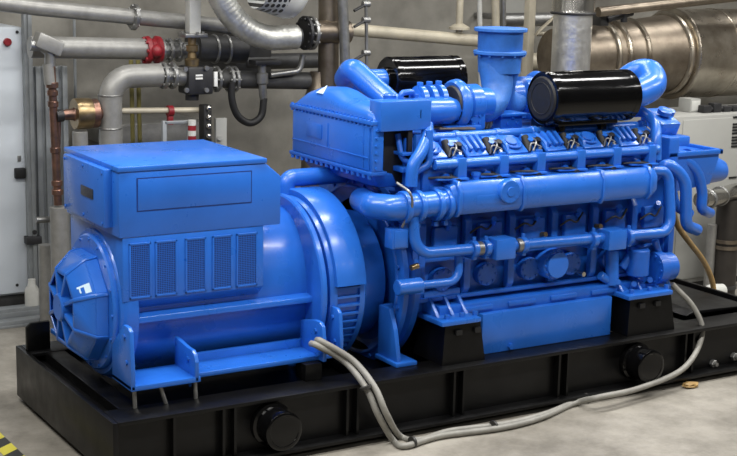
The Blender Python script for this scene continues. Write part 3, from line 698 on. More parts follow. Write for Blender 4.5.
sp = MB().tube([(X1-.15, .46, zT-.12), (X1+.02, .46, zT-.14), (X1+.19, .45, zT-.17), (X1+.2, .45, zT-.17)], [.125, .12, .075, .068], 24).o('outlet_spout', BLUE, hh)
# curved hoses at the end
for pts, r_ in (([(655, 176, .33), (668, 165, .27), (684, 180, .24), (686, 205, .24), (687, 224, .25), (697, 230, .3)], .041),
                ([(668, 160, .42), (682, 158, .36), (697, 172, .34), (702, 192, .34), (702, 208, .34), (710, 213, .4)], .037)):
    MB().tube(spline([E3(*q) for q in pts], 7), r_, 18).o('coolant_hose', BLUE, eng)
MB().tube(spline([E3(672, 190, .38), E3(676, 205, .36), E3(690, 214, .36)], 6), .035, 14).o('coolant_hose', BLUE, eng)
# head of the last cylinder and end pipe coming down from the valley
MB().tube(spline([E3(630, 112, .5), E3(645, 113, .42), E3(655, 125, .3), E3(656, 140, .24), E3(656, 160, .22)], 6), .036, 16).o('vent_pipe', BLUE, eng)
er_ = MB(); c = E3(655, 122, .55)
s_ = V((0, .5, .86)); 
er_.obox(c+V((.05, 0, .0)), (.085, 0, 0), V((0, .1, .045)), V((0, -.02, .045)), .012); er_.obox(c+V((.05, -.05, -.12)), (.13, 0, 0), (0, .12, 0), (0, 0, .035), .012); er_.obox(c+V((.0, -.02, -.25)), (.09, 0, 0), (0, .12, 0), (0, 0, .1), .012)
er_.lathe(c+V((.05, -.03, .06)), V((0, -.4, .9)), [(0, .05), (.03, .05), (.035, .04)], 24).lathe(c+V((.13, -.0, .04)), V((0, -.4, .9)), [(0, .03), (.04, .03)], 16)
er_.o('end_rocker_housing', BLUE, eng)
ew = MB(); ew.tube(spline([c+V((-.1, -.12, -.24)), c+V((.05, -.16, -.27)), c+V((.25, -.12, -.23))], 6), .014, 8).o('end_wire', DARK, eng, 'dark wire')
# fuel pump / starter cluster low on the near right
lp = MB()
c = E3(660, 268, .2); lp.lathe((c.x-.05, .22, c.z), AX, [(0, .05), (0, .11), (.06, .115), (.07, .1), (.16, .095), (.17, .06)], 28); lp.bolts((c.x-.05, .22, c.z), (-1, 0, 0), .09, 10, .01, .012)
c = E3(638, 262, .2); lp.cyl((c.x, .2, c.z-.09), (c.x, .2, c.z+.09), .075, seg=22, bev=.008)
lp.o('feed_pump', BLUE_CAST, eng)
l2 = MB()
for (u, v, u2, v2, r_) in ((612, 250, 612, 285, .045), (622, 268, 634, 250, .03), (640, 245, 640, 280, .03), (655, 240, 668, 290, .025), (600, 275, 625, 292, .03)):
    l2.cyl(E3(u, v, .24), E3(u2, v2, .22), r_, seg=16, bev=.004)
for u, v in ((618, 282), (634, 284), (650, 280), (640, 238), (626, 243)): l2.cyl(E3(u, v, .26), E3(u, v, .17), .02, seg=8)
l2.o('pump_fittings', BLUE, eng)

# ================================================================== CABLES
ga = (1.42, .25, .56)
fl_ = FLOOR
def G(u, v): return at(u, v, z=FLOOR+.022)
def cable(pts, r, name, label, grp=None):
    return tag(MB().tube(spline(pts, 8), r, 12).o(name, CABLE), label, 'cable', grp)
A0 = at(318, 346, y=.16); 
front = [at(345, 362, y=.12), at(366, 388, y=-.06), at(378, 415, y=-.14)]
fA = front + [G(393, 440), G(405, 446), G(440, 436), G(500, 428), G(540, 418), G(575, 403), G(590, 397)]
rise = [at(640, 388, y=-.16), at(684, 368, y=-.08), at(702, 335, y=.05), at(694, 308, y=.12), at(672, 284, y=.2)]
cable([V((A0.x-.02, .21, A0.z+.005)), A0]+fA[:-1]+[at(600, 397, y=-.2)]+rise, .019, 'power_cable', 'long grey cable from generator foot along the floor, rising to the engine at right')
fB = [f_+V((.035, -.035, .012)) for f_ in front] + [G(400, 436), G(420, 440), G(450, 431), G(505, 424), G(545, 414), G(572, 403)]
cable([V((A0.x+.02, .21, A0.z+.02)), A0+V((.03, 0, .02))]+fB, .019, 'power_cable', 'shorter grey cable strapped to the long one, ending on the floor beside the skid')
ties = [(at(366, 388, y=-.075), V((.25, -.3, -.9)), 'dark cable tie halfway down the two grey cables hanging from the generator foot'),
        (G(413, 443)+V((0, 0, .005)), V((1, .1, 0)), 'dark cable tie on the grey cables where they reach the floor'),
        (G(494, 427)+V((0, 0, .005)), V((1, .15, 0)), 'dark cable tie on the grey cables on the floor below the engine sump'),
        (G(586, 399)+V((0, 0, .005)), V((1, .3, .1)), 'dark cable tie on the grey cable just before it rises by the right lifting tube')]
for p_, d_, l_ in ties:
    u_, v_, w_ = frame(d_)
    tag(MB().lathe(p_-w_*.012, d_, [(0, .024), (0, .036), (.016, .036), (.016, .024)], 16).o('cable_tie', TIE), l_, 'cable tie', 'ties on the grey cables')
rag = at(685, 384, y=-.1)
rg = MB().ball(at(690, 385, z=FLOOR+.015), .05, 14, (1.4, .8, .32))
for q in rg.bm.verts: q.co += V((random.uniform(-.012, .012), random.uniform(-.01, .01), random.uniform(-.002, .009)))
tag(rg.o('crumpled_rag', TAN, sharp=25), 'small crumpled tan scrap on the floor against the skid near its right end', 'rag')

# ================================================================== FLOOR MARKING
ta, tb_ = at(-22, 421, z=FLOOR), at(37, 478, z=FLOOR)
d = (tb_-ta).normalized(); nrm = V((-d.y, d.x, 0)); L_ = (tb_-ta).length
mt = MB().box(-L_*.6, L_*.6, -.05, .05, 0, .003).o('hazard_tape', TAPE, origin=(0, 0, 0))
mt.location = (ta+tb_)/2; mt.rotation_euler = (0, 0, math.atan2(d.y, d.x)); tag(mt, 'yellow and black striped hazard tape stuck on the floor beside the skid', 'tape')

# ================================================================== BACKGROUND
YB = 2.9
def P(u, v, y=YB): return at(u, v, y=y)
def ppm(u, v, y): return F/((at(u, v, y=y)-CAM).dot(FW))
def run(uv, rpx, y=YB, fil=.0, ys=None):
    pts = [P(u, v, (ys[i] if ys else y)) for i, (u, v) in enumerate(uv)]
    r = rpx/ppm(*uv[0], y); return (fillet(pts, fil) if fil else pts), r
# white control cabinet at far left with red button
yc = 3.75
a = P(24, 27, yc); c = P(27, 292, yc)
cab = thing('control_cabinet', 'white metal control cabinet with a red stop button at the far left', 'cabinet', (a.x-.5, yc+.25, c.z-.16))
xr = (a.x+c.x)/2
MB().box(xr-1.0, xr-.0, yc+.03, yc+.5, c.z-.02, a.z, .01).o('body', WHITEP, cab)
dr = MB().box(xr-.99, xr, yc, yc+.03, c.z, a.z, .008).o('door', WHITEP, cab)
rb = P(7, 42, yc); MB().cyl((rb.x, yc+.01, rb.z), (rb.x, yc-.03, rb.z), .03, seg=20, bev=.006).o('stop_button', RED, dr, 'red stop button')
h = P(18, 173, yc); lt = MB().box(h.x-.03, h.x+.05, yc-.04, yc+.01, h.z-.04, h.z+.04, .008); lt.box(h.x+.02, h.x+.07, yc-.025, yc, h.z-.025, h.z+.025, .006).o('latch', RUBBER, dr, 'black latch')
h = P(19, 158, yc); MB().box(h.x-.012, h.x+.012, yc-.012, yc, h.z-.025, h.z+.02, .004).o('lock', STEEL, dr, 'small metal lock')
for v in (32, 285): h = P(17, v, yc); MB().cyl((h.x, yc, h.z), (h.x, yc-.006, h.z), .012, seg=10).o('screw', DARK, dr)
MB().box(xr-.98, xr-.02, yc+.04, yc+.46, FLOOR, c.z-.02, .006).o('plinth', LAG_DARK, cab, 'dark grey plinth')
h = P(25, 285, yc); tag(MB().lathe((h.x-.01, 3.55, .07), (0, 0, 1), [(0, .055), (.12, .055), (.16, .03), (.2, .028), (.2, .01)], 20).o('clear_bottle', PLASTIC), 'small pale plastic bottle on the floor rail under the corner of the white cabinet', 'bottle')
# steel frame post beside it, and the low rails on the floor
YP = 3.66
a = P(28, 0, YP); c = P(36, 300, YP)
fp_ = thing('frame_post', 'tall galvanised steel channel post right beside the white cabinet', 'post', (a.x, YP+.05, FLOOR))
pr = MB().box(a.x-.005, a.x+.025, YP, YP+.03, FLOOR, zc, .003); pr.box(a.x-.03, a.x-.005, YP+.02, YP+.08, FLOOR, zc).box(a.x+.015, a.x+.025, YP+.03, YP+.08, FLOOR, zc).o('channel', GREYP, fp_)
for v in (44, 232): h = P(28+v*.027, v, YP); MB().cyl((h.x, YP, h.z), (h.x, YP-.015, h.z), .018, seg=8).o('bolt', DARK, fp_, 'dark bolt head')
h = P(36, 240, YP); MB().box(a.x-.06, a.x+.06, YP-.02, YP+.06, h.z-.03, h.z+.03, .006).o('bracket', DARK, fp_, 'dark bracket')
for k, (yy, zz) in enumerate(((3.32, .05), (3.52, .02))):
    pass
for yy, zz, l_ in ((3.5, .05, 'grey steel floor rail in front of the white cabinet, the higher of the pair'), (3.36, -.01, 'low grey steel floor rail in front of the white cabinet, the flatter of the pair')):
    rr_ = MB().box(-3.0, 1.6, yy, yy+.1, FLOOR, zz+.02, .006); rr_.box(-3.0, 1.6, yy-.012, yy, FLOOR, zz-.01, .003)
    tag(rr_.o('floor_rail', GREYP), l_, 'rail', 'floor rails below the cabinet')
# ribbed grey panelling between the post and the copper riser
pn = MB()
xa, xb = P(39, 100, 3.8).x, P(39, 100, 3.8).x+.12
pn.box(xa-.05, xb+.1, 3.8, 3.83, FLOOR, P(40, 70, 3.5).z, .0)
for k in range(4): pn.box(xa-.03+k*.07, xa+.01+k*.07, 3.77, 3.81, FLOOR, P(40, 70, 3.5).z, .004)
tag(pn.o('ribbed_panel', GREYP), 'grey ribbed metal panel behind the copper riser at the left', 'panel')
tag(MB().tube(*run([(36, 220), (64, 219)], 3.2, 3.0)).o('short_pipe', STEEL), 'short thin grey pipe behind the lagged foot of the copper riser', 'pipe')
sp_ = MB().cyl((P(41, 262, 3.4).x, 3.3, FLOOR), (P(41, 262, 3.4).x, 3.3, P(41, 245, 3.3).z), .05, seg=16); tag(sp_.o('floor_stub', LAG), 'short grey pipe stub on the floor between the post and the copper riser', 'pipe')

# copper riser
cr = thing('copper_riser', 'vertical copper pipe with a lagged foot left of the generator box', 'pipe', (P(57, 200).x, YB, FLOOR))
pts, r = run([(51, 62), (58, 205)], 4.2); MB().tube(pts, r, 14).o('copper_pipe', COPPER, cr)
for v, rr_ in ((85, 6), (93, 5.2), (104, 5.2), (150, 5.2), (183, 5.4), (192, 5.6)):
    h = P(51+(v-62)*.049, v); MB().cyl(h-V((0, 0, .02)), h+V((0, 0, .02)), rr_/136, seg=16, bev=.004).o('fitting', COPPER, cr)
MB().cyl(P(48, 64), P(50, 84), .04, seg=16).o('upper_sleeve', LAG, cr, 'grey lagged sleeve')
h = P(59, 207); MB().cyl((h.x, YB, FLOOR), (h.x, YB, h.z), 9/136, seg=22).o('lagged_foot', LAG, cr, 'grey lagging')
pts, r = run([(30, 45), (42, 46), (50, 52), (50, 66)], 5.5, fil=.05); MB().tube(pts, r, 16).o('top_elbow', STEEL, cr, 'grey steel elbow')
MB().obox(P(48, 44), V((.09, .0, -.04)), V((0, .06, 0)), V((.02, 0, .05)), .015).o('tee_cover', LAG, cr, 'grey tee fitting')
# copper valve with brass body
cv = thing('copper_valve', 'copper and brass check valve on the cream pipe beside the large lagged elbow', 'valve', P(80, 117))
ctr = P(84, 115)
MB().lathe(P(60, 115), P(100, 113)-P(60, 115), [(0, .03), (.05, .04), (.09, .04), (.11, .055), (.13, .1), (.145, .105), (.27, .105), (.285, .06), (.33, .035)], 32).o('valve_body', COPPER, cv)
MB().lathe(P(74, 114), P(100, 113)-P(74, 114), [(0, .108), (.01, .112), (.11, .112), (.12, .108)], 32).o('brass_sleeve', BRASS, cv, 'brass band')
pts, r = run([(60, 116), (59, 117), (58, 160)], 2.2, fil=.02); MB().tube(pts, r, 10).o('drain_tube', COPPER, cv)
MB().lathe(P(56, 116), P(66, 115)-P(56, 116), [(0, .02), (.0, .045), (.05, .045), (.05, .02)], 16).o('union_nut', DARK, cv, 'dark union nut')
tag(MB().cyl(V((P(80, 131).x, YB, FLOOR)), P(80, 131), 7.5/136, seg=22, bev=.006).o('lagged_stub', LAG), 'short grey lagged pipe under the copper and brass valve', 'pipe')
# cream pipe
pts, r = run([(98, 111), (206, 110)], 3)
cpv = MB().tube(pts, r, 14).o('cream_pipe', CREAM); tag(cpv, 'thin cream painted pipe running level behind the generator box', 'pipe')
for v0, u0 in ((111, 170),):
    h = P(u0, v0); tag(MB().lathe(h-V((.02, 0, 0)), AX, [(0, r), (0, r+.02), (.04, r+.02), (.04, r)], 16).box(h.x-.02, h.x+.02, YB-.02, YB+.02, h.z-.1, h.z-.03, .004).o('pipe_clip', RED), 'red pipe clip on the thin cream pipe', 'clip')
# two upper lagged pipes
pts, r = run([(-10, 2), (40, 8), (186, 22), (262, 30)], 8.2, y=3.15)
up_ = thing('upper_pipe', 'grey lagged pipe nearest the ceiling, sloping gently behind the white column', 'pipe', pts[0]); MB().tube(pts, r, 20).o('lagging', LAG, up_)
d = pts[2]-pts[1]; h = at(134, 17, y=3.15); MB().flange(h, d, r*1.7, .015).o('flange', STEEL, up_)
mp = thing('middle_pipe', 'wide grey lagged pipe with a red valve, below the sloping top pipe', 'pipe', P(100, 50, 3.1))
pts, r = run([(30, 47), (146, 49)], 11, y=3.1); MB().tube(pts, r, 24).o('lagging', LAG, mp)
pts, r2 = run([(160, 50), (200, 50)], 8, y=3.1); MB().tube(pts, r2, 20).o('bare_section', STEEL, mp)
pts, r3 = run([(196, 48), (244, 50)], 13.5, y=3.1); dk = MB().tube(pts, r3, 24); dk.o('dark_lagging', LAG_DARK, mp, 'dark lagged section')
for u in (214, 226): h = P(u, 49, 3.1); MB().torus(h, AX, r3, .012, 30, 8).o('lagging_band', STEEL, mp, 'pale metal band')
h = P(152, 50, 3.1); MB().lathe(h-V((.06, 0, 0)), AX, [(0, .05), (0, .1), (.03, .105), (.045, .085), (.075, .085), (.09, .105), (.12, .1), (.12, .05)], 24).bolts(h-V((.06, 0, 0)), (-1, 0, 0), .085, 8, .014, .014).ball(h+V((0, -.09, 0)), .05, 12).o('red_valve', RED, mp, 'red painted valve body')
for u in (161, 169, 178): h = P(u, 50, 3.1); MB().flange(h, AX, .09, .012, 8).o('flange', STEEL, mp)
# big lagged elbow run with valve
bl = thing('elbow_pipe', 'large grey lagged pipe with a wide bend rising beside the copper valve', 'pipe', P(110, 110))
pts, r = run([(112, 290), (110, 77), (160, 75)], 11.5, fil=.16); pts[0].z = FLOOR; MB().tube(pts, r, 26).o('lagging', LAG, bl)
for v in (95, 128): MB().torus(P(110, v), (0, 0, 1), r, .006, 30, 6).o('lagging_seam', STEEL, bl)
pts, r2 = run([(160, 75), (186, 77)], 9.5); MB().tube(pts, r2, 20).o('bare_section', STEEL, bl)
for u in (163, 172): MB().flange(P(u, 75.5), AX, .1, .014, 8).o('flange', STEEL, bl)
# black actuator box with gearbox
va = thing('valve_actuator', 'black square valve actuator with a small white label on the elbow pipe', 'valve', P(196, 94))
h0, h1 = P(183, 66), P(208, 93)
bd = MB().box(h0.x, h1.x, YB-.1, YB+.1, h1.z, h0.z, .015).o('housing', DARK, va)
for u, v in ((185, 69), (206, 68), (186, 90), (206, 90)): h = P(u, v, YB-.1); MB().cyl(h, h-V((0, .02, 0)), .018, seg=10).o('bolt', STEEL, va)
h = P(199, 77, YB-.1)
for dz in (-.011, .011): MB().box(h.x-.028, h.x+.028, YB-.106, YB-.099, h.z+dz-.007, h.z+dz+.007, .001).o('marker', SIGN, va, 'small white marker')
h = P(215, 79, YB-.08); MB().box(h.x-.014, h.x+.014, YB-.1, YB-.07, h.z-.055, h.z+.055, .004).o('indicator', SIGN, va, 'white indicator strip')
MB().cyl(P(192, 100), P(192, 92), .05, seg=16).o('lower_stem', DARK, va)
# brass stem and white column above
h = P(192, 66); hb = P(192, 36)
bs = MB().lathe(h, (0, 0, 1), [(0, .05), (.05, .055), (.06, .035), (.1, .03), (.11, .045), (.15, .045), (.16, .03), (.22, .03)], 20); tag(bs.o('brass_connector', BRASS), 'short brass connector on top of the black valve actuator', 'connector')
a = P(193, 33)
wc_ = thing('white_column', 'square pale column coming down to the brass connector', 'column', a)
MB().box(a.x-.045, a.x+.045, YB-.045, YB+.045, a.z, zc, .006).o('shaft', PLASTIC, wc_)
MB().box(a.x-.09, a.x+.09, YB-.07, YB+.07, a.z-.03, a.z, .005).bolts((a.x, YB, a.z), (0, 0, 1), .075, 6, .012, .012).o('foot_flange', STEEL, wc_)
# continuation of the elbow pipe to the right
pts, r = run([(213, 79), (262, 80), (318, 81)], 9, y=3.0)
cpp = thing('bare_pipe', 'bare grey pipe leaving the black actuator to the right', 'pipe', pts[0]); MB().tube(pts, r, 20).o('pipe', LAG_DARK, cpp)
for u in (216, 229, 234): MB().flange(P(u, 79, 3.0), AX, .1, .012, 8).o('flange', STEEL, cpp)
# hoop of black hose and its fitting
tag(MB().tube(spline([P(232, 82), P(232, 100), P(238, 116), P(250, 123), P(261, 116), P(264, 98)], 8), .028, 14).o('black_hose', RUBBER), 'black hose hanging in a U-shaped loop below the bare pipe', 'hose')
af = thing('hose_fitting', 'slim metal fitting holding the right end of the black hose loop', 'fitting', P(264, 100))
MB().lathe(P(263, 100), P(262, 64)-P(263, 100), [(0, .02), (.03, .03), (.12, .032), (.13, .045), (.2, .045), (.21, .03), (.27, .03)], 18).o('barrel', STEEL, af)
MB().box(P(252, 62).x, P(278, 62).x, YB-.06, YB+.06, P(252, 65).z, P(252, 60).z, .006).o('crossbar', DARK, af)
pts, r = run([(270, 75), (300, 71), (303, 55)], 3, fil=.06); tag(MB().tube(pts, r, 12).o('small_branch_pipe', STEEL), 'thin grey branch pipe bending up to the flange of the silver flexible duct', 'pipe')
# dark header behind
pts, r = run([(200, 30), (262, 47)], 6, y=3.4); 
db_ = MB().box(P(236, 30, 3.4).x, P(272, 30, 3.4).x, 3.4, 4.4, P(240, 75, 3.4).z, P(240, 28, 3.4).z, .01); tag(db_.o('dark_duct', LAG_DARK), 'dark box duct behind the silver flexible duct', 'duct')
pts, r = run([(244, 62), (326, 60)], 8, y=3.45); tag(MB().tube(pts, r, 18).o('dark_pipe', LAG_DARK), 'dark lagged pipe running from the dark box duct behind the bronze tee', 'pipe')
pts, r = run([(74, 10), (78, 245)], 1.6, y=4.3); pts[-1].z = FLOOR; tag(MB().tube(pts, r, 8).o('wall_conduit', GREYP), 'thin grey conduit straight down the wall between the copper riser and elbow pipe', 'conduit')
# silver flexible duct
FLEX = mat('dull_foil_hose', (196, 196, 190), 0.42, .7, var=.2, scale=10, bump=.3, bscale=24)
fd = thing('flexible_duct', 'silver corrugated flexible duct curving down to a bronze coloured tee', 'duct', P(240, 30, 2.7))
pth = spline([P(190, -70, 2.7), P(213, -22, 2.7), P(224, 4, 2.7), P(241, 25, 2.7), P(265, 37, 2.7), P(296, 37, 2.7)], 16)
r0 = 12.5/ppm(250, 30, 2.7); mb = MB().tube(pth, [r0*(1+.018*math.sin(i*2.3)) for i in range(len(pth))], 26); mb  .o('foil_hose', FLEX, fd, sharp=80)
MB().lathe(P(292, 37, 2.7), AX, [(0, .05), (0, .075), (.06, .075), (.06, .05)], 24).o('cuff', DARK, fd, 'dark cuff')
# pale fan with perforated guard at the top edge
fa = thing('extract_fan', 'pale round fan housing with perforated guard above the silver duct', 'fan', P(285, 18, 2.6))
o_, dd = P(262, -20, 2.6), (P(312, -2, 2.6)-P(262, -20, 2.6))
MB().lathe(o_, dd, [(0, .1), (0, .215), (.17, .215), (.17, .1)], 40).o('perforated_guard', PERFW, fa)
MB().lathe(o_, dd, [(.17, .1), (.17, .215), (.25, .215), (.3, .2), (.33, .16), (.35, .08), (.35, .02)], 40).o('bowl', PLASTIC, fa)
# bronze tee with vertical pipe
tp = thing('bronze_tee', 'heat stained bronze coloured pipe tee between the silver duct and the pale riser', 'pipe', P(320, 100, 2.9))
pts, r = run([(329, -20), (328, 110)], 10.5, y=2.9); MB().tube(pts, r, 24).o('vertical_pipe', BRONZE, tp)
pts, r = run([(312, 32), (348, 32)], 11.5, y=2.85); MB().tube(pts, r, 24).o('branch', BRONZE, tp)
for u in (305, 311): MB().flange(P(u, 33, 2.8), AX, 17/ppm(310, 33, 2.8), .014, 10).o('flange', STEEL if u == 311 else DARK, tp)
MB().lathe(P(315, 175, 2.95), P(320, 55, 2.95)-P(315, 175, 2.95), [(-1.15, .115), (.45, .115), (.5, .12), (.51, .14), (.53, .14), (.54, .115), (.62, .11), (.72, .075), (.82, .07)], 32).o('reducer', BRONZE, tp)
# pale riser, thin rod with valve levers
pts, r = run([(342, -20), (347, 110)], 5.2, y=2.75); tag(MB().tube(pts, r, 18).o('pale_riser', STEEL), 'pale steel riser pipe just right of the bronze tee', 'pipe')
tr = thing('thin_riser', 'thin vertical rod with two small valve levers right of the pale riser', 'pipe', P(366, 75))
pts, r = run([(366, -10), (367, 90)], 1.8, y=2.8); MB().tube(pts, r, 10).o('rod', STEEL, tr)
for v, s_ in ((20, -1), (53, -1), (4, 1)):
    h = P(366, v, 2.8); MB().cyl(h-V((.03, 0, 0)), h+V((.03, 0, 0)), .025, seg=12).o('valve', STEEL, tr); MB().tube([h, h+V((-.06*1, -.03, -.02)), h+V((-.13, -.04, -.05))], .012, 8).o('lever', DARK, tr, 'dark lever')
# beige header with hanger
pts, r = run([(343, 29), (480, 41)], 6.4, y=3.3)
bh = thing('beige_header', 'beige painted header pipe running behind the exhaust stack', 'pipe', pts[0]); MB().tube(pts, r, 20).o('pipe', CREAM, bh)
h = P(459, 33, 3.3); hg = MB().cyl(h, h+V((0, 0, .8)), .03, seg=12); hg.lathe(h+V((0, 0, .03)), (0, 0, 1), [(0, .09), (.02, .09), (.05, .04)], 18).o('hanger', CREAM, bh)
# pipe cluster right of the stack
for u, rp, m_, l_ in ((480, 2.6, PLASTIC, 'thin white vertical pipe rising behind the left rim of the stack flange'), (496, 4.0, CREAM, 'cream vertical pipe rising behind the stack flange, the thicker of two'), (504, 2.4, STEEL, 'slim steel vertical pipe close to the right of the thicker cream one')):
    pts, r = run([(u-1, -20), (u+5, 245)], rp, y=3.4); pts[-1].z = FLOOR; tag(MB().tube(pts, r, 14).o('vertical_pipe', m_), l_, 'pipe')
a = P(533, 0, 2.9); c = P(536, 120, 2.9)
fm = thing('steel_upright', 'cream steel upright with a diagonal brace right of the exhaust stack', 'post', (c.x, 2.95, FLOOR))
MB().box(a.x-.035, a.x+.035, 2.9, 2.97, FLOOR, zc, .004).o('upright', CREAM, fm)
MB().obox((P(537, 33, 2.95)+P(556, 15, 2.95))/2, (P(556, 15, 2.95)-P(537, 33, 2.95))*.5, V((0, .02, 0)), V((.015, 0, .02)), .003).o('brace', CREAM, fm)
MB().cyl(P(537, 34, 2.98), P(560, 33, 2.98), .02, seg=10).o('cross_tube', CREAM, fm)
a = P(506, 0, 4.25); c = P(531, 70, 4.25); wp = MB().box(a.x, c.x, 4.25, 4.4, c.z-.4, zc, .01); tag(wp.o('access_hatch', CABG), 'pale flat panel fixed to the wall right behind the exhaust stack', 'panel')
pts, r = run([(500, 20), (560, 19)], 7, y=3.55); tag(MB().tube(pts, r, 16).cyl((pts[0]+pts[1])/2, V(((pts[0].x+pts[1].x)/2, 4.39, pts[0].z)), .03).o('wall_pipe', STEEL), 'steel pipe crossing the wall behind the cream upright', 'pipe')
pts, r = run([(520, 62), (740, 60)], 9, y=3.6); tag(MB().tube(pts, r, 18).cyl((pts[0]+pts[1])/2, V(((pts[0].x+pts[1].x)/2, 4.39, pts[0].z)), .03).o('wall_pipe', CREAM), 'cream pipe low on the wall behind the foil wrapped duct', 'pipe')
# foil wrapped vertical duct
vd = thing('foil_duct', 'vertical foil wrapped exhaust duct behind the near black air filter', 'duct', P(575, 130, 2.3))
h = P(573, 150, 2.3); h.x = P(572, 35, 2.3).x; r = 19.5/ppm(574, 40, 2.3)
MB().lathe(h, (0, 0, 1), [(0, r), (P(574, 14, 2.3).z-h.z, r)], 40).o('foil_wrap', FOIL, vd)
h = P(572, 13, 2.3); h.x = P(572, 35, 2.3).x; MB().lathe(h, (0, 0, 1), [(0, r-.01), (0, r*1.08), (.01, r*1.12), (.03, r*1.1), (2.2, r*1.1)], 40).o('sleeve', CHROME, vd, 'smooth bright metal sleeve')
MB().torus(h, (0, 0, 1), r*1.1, .012, 40, 8).o('joint_ring', DARK, vd, 'dark joint ring')
# silencer
ys_ = 2.75
c = P(700, 53, ys_); zs = c.z
def sx(u, v=55): return at(u-8, v, y=ys_).x
def rr_(px): return px/ppm(690, 55, ys_)
sl = thing('exhaust_silencer', 'large stainless exhaust silencer lying across the top right corner', 'silencer', (c.x, ys_, zs-.4))
MB().lathe((sx(676), ys_, zs), AX, [(0, rr_(36)), (0, rr_(43)), (.012, rr_(45)), (.03, rr_(45)), (.05, rr_(44)), (.6, rr_(44)), (2.8, rr_(44)), (2.8, .1)], 64).o('drum', STAIN, sl)
x6 = sx(596)
con = MB().lathe((sx(562), ys_, zs+.0), AX, [(0, rr_(26)), (sx(600)-sx(562), rr_(29)), (sx(632)-sx(562), rr_(33)), (sx(676)-sx(562), rr_(39))], 56).o('cone', BRONZE, sl)
for u, q in ((607, 31.5), (617, 32.5), (634, 34.5), (672, 40)):
    MB().torus((sx(u), ys_, zs), AX, rr_(q)-.012, .026, 56, 8).o('band', STAIN, con)
MB().torus((sx(716), ys_, zs), AX, rr_(44), .006, 56, 8).o('seam_ring', STAIN, sl)
# pipes at the very top right
pts, r = run([(598, 12), (680, 3), (770, -7)], 5, y=2.4); tag(MB().tube(pts, r, 16).o('high_pipe', BRONZE), 'grey pipe rising along the top of the silencer cone', 'pipe')
vb = thing('sensor_bracket', 'dark bracket with rod on top of the silencer cone', 'bracket', P(612, 18, 2.55))
MB().box(P(601, 20, 2.5).x, P(609, 20, 2.5).x, 2.5, 2.62, P(600, 26, 2.5).z, P(600, 12, 2.5).z, .005).o('plate', LAG_DARK, vb)
MB().cyl(P(607, 20, 2.5), P(632, 13, 2.5), .025, seg=10).o('rod', DARK, vb); MB().cyl(P(624, 22, 2.5), P(624, 8, 2.5), .03, seg=10).o('clamp', LAG_DARK, vb)
# right cabinet
yk = 2.0
a = P(676, 117, yk); 
kz = a.z; kx = P(676, 180, yk).x
kc = thing('grey_cabinet', 'warm grey electrical cabinet with vent slots at the right under the silencer', 'cabinet', (kx+.6, yk+.3, FLOOR))
MB().box(kx-.3, kx+1.6, yk, yk+.6, FLOOR+.06, kz, .008).o('body', CABG, kc)
MB().box(kx-.26, kx+1.58, yk+.03, yk+.57, FLOOR, FLOOR+.06).o('plinth', LAG_DARK, kc, 'dark plinth')
xs_ = P(679, 180, yk).x
MB().box(xs_, P(740, 180, yk).x+.2, yk-.012, yk+.01, FLOOR+.1, kz-.03, .004).o('door', CABG, kc)
xs0, xs1 = P(730.5, 140, yk).x, P(738, 140, yk).x
for v in (117, 124, 127, 130, 133, 137, 140, 143, 146, 177): 
    h = P(734, v, yk); MB().box(xs0, xs1, yk-.02, yk-.008, h.z-.008, h.z+.008, .002).o('vent_slot', RUBBER, kc, 'dark vent slot')
hw = thing('cabinet_box', 'small pale switch box standing on top of the grey cabinet', 'box', P(697, 110, yk+.2))
h0, h1 = P(690, 113, yk+.2), P(701, 101, yk+.2); MB().box(h0.x, h1.x, yk+.2, yk+.35, kz, h1.z+.02, .006).o('shell', CABG, hw); MB().box(h0.x+.01, h1.x-.01, yk+.194, yk+.2, kz+.015, h1.z+.005, .003).o('cover', PLASTIC, hw)
for u in (706, 716, 726, 735):
    h = P(u, 108, yk+.15); tag(MB().box(h.x-.05, h.x+.04, yk+.12, yk+.2, kz, kz+.05+.015*(u % 3), .008).cyl((h.x, yk+.15, kz+.03), (h.x+.1, yk+.15, kz+.03), .02, seg=10).o('cable_gland', DARK), {706: 'dark cable gland on the grey cabinet nearest the small pale switch box', 716: 'second dark cable gland on the grey cabinet counting from the pale switch box', 726: 'third dark cable gland on the grey cabinet counting from the pale switch box', 735: 'dark cable gland on the grey cabinet farthest from the pale switch box'}[u], 'gland', 'cable glands on the grey cabinet')
# stub wall pipe, pole and fittings at the right
pol = thing('dark_standpipe', 'dark grey standpipe with clamp rings at the right edge, steel elbow on top', 'pipe', (P(725, 260, 1.75).x, 1.75, FLOOR))
xp = P(725, 260, 1.75).x; rp = 12/ppm(727, 260, 1.75)
zt_ = P(728, 200, 1.75).z
MB().cyl((xp, 1.75, FLOOR), (xp, 1.75, zt_), rp, seg=24).o('pipe', mat('dark_standpipe_paint', (58, 54, 50), .45, .3, var=.2), pol)
for v in (240, 246, 285): h = P(728, v, 1.75); MB().lathe((xp, 1.75, h.z-.015), (0, 0, 1), [(0, rp), (0, rp+.012), (.03, rp+.012), (.03, rp)], 24).o('clamp_ring', BRONZE if v != 285 else LAG_DARK, pol)
pts = [P(701, 200, 1.5), P(716, 198, 1.6), (xp, 1.75, P(728, 193, 1.75).z), (xp+.3, 1.75, P(728, 190, 1.75).z)]
MB().tube(spline(pts, 6), .07, 22).o('steel_elbow', CHROME, pol, 'bright steel elbow')
for p_ in (P(708, 199, 1.55), P(720, 196, 1.68)): MB().flange(p_, (1, .35, 0), .085, .014, 8).o('elbow_flange', STEEL, pol)
h = P(707, 215, 1.8); hb_ = P(707, 300, 1.8)
gp_ = MB().cyl((hb_.x, 1.8, FLOOR), (hb_.x, 1.8, P(707, 225, 1.8).z), .042, seg=16); gp_.cyl((hb_.x, 1.8, P(707, 225, 1.8).z), (hb_.x, 1.8, P(707, 200, 1.8).z), .028, seg=14).o('slim_standpipe', LAG) if False else None
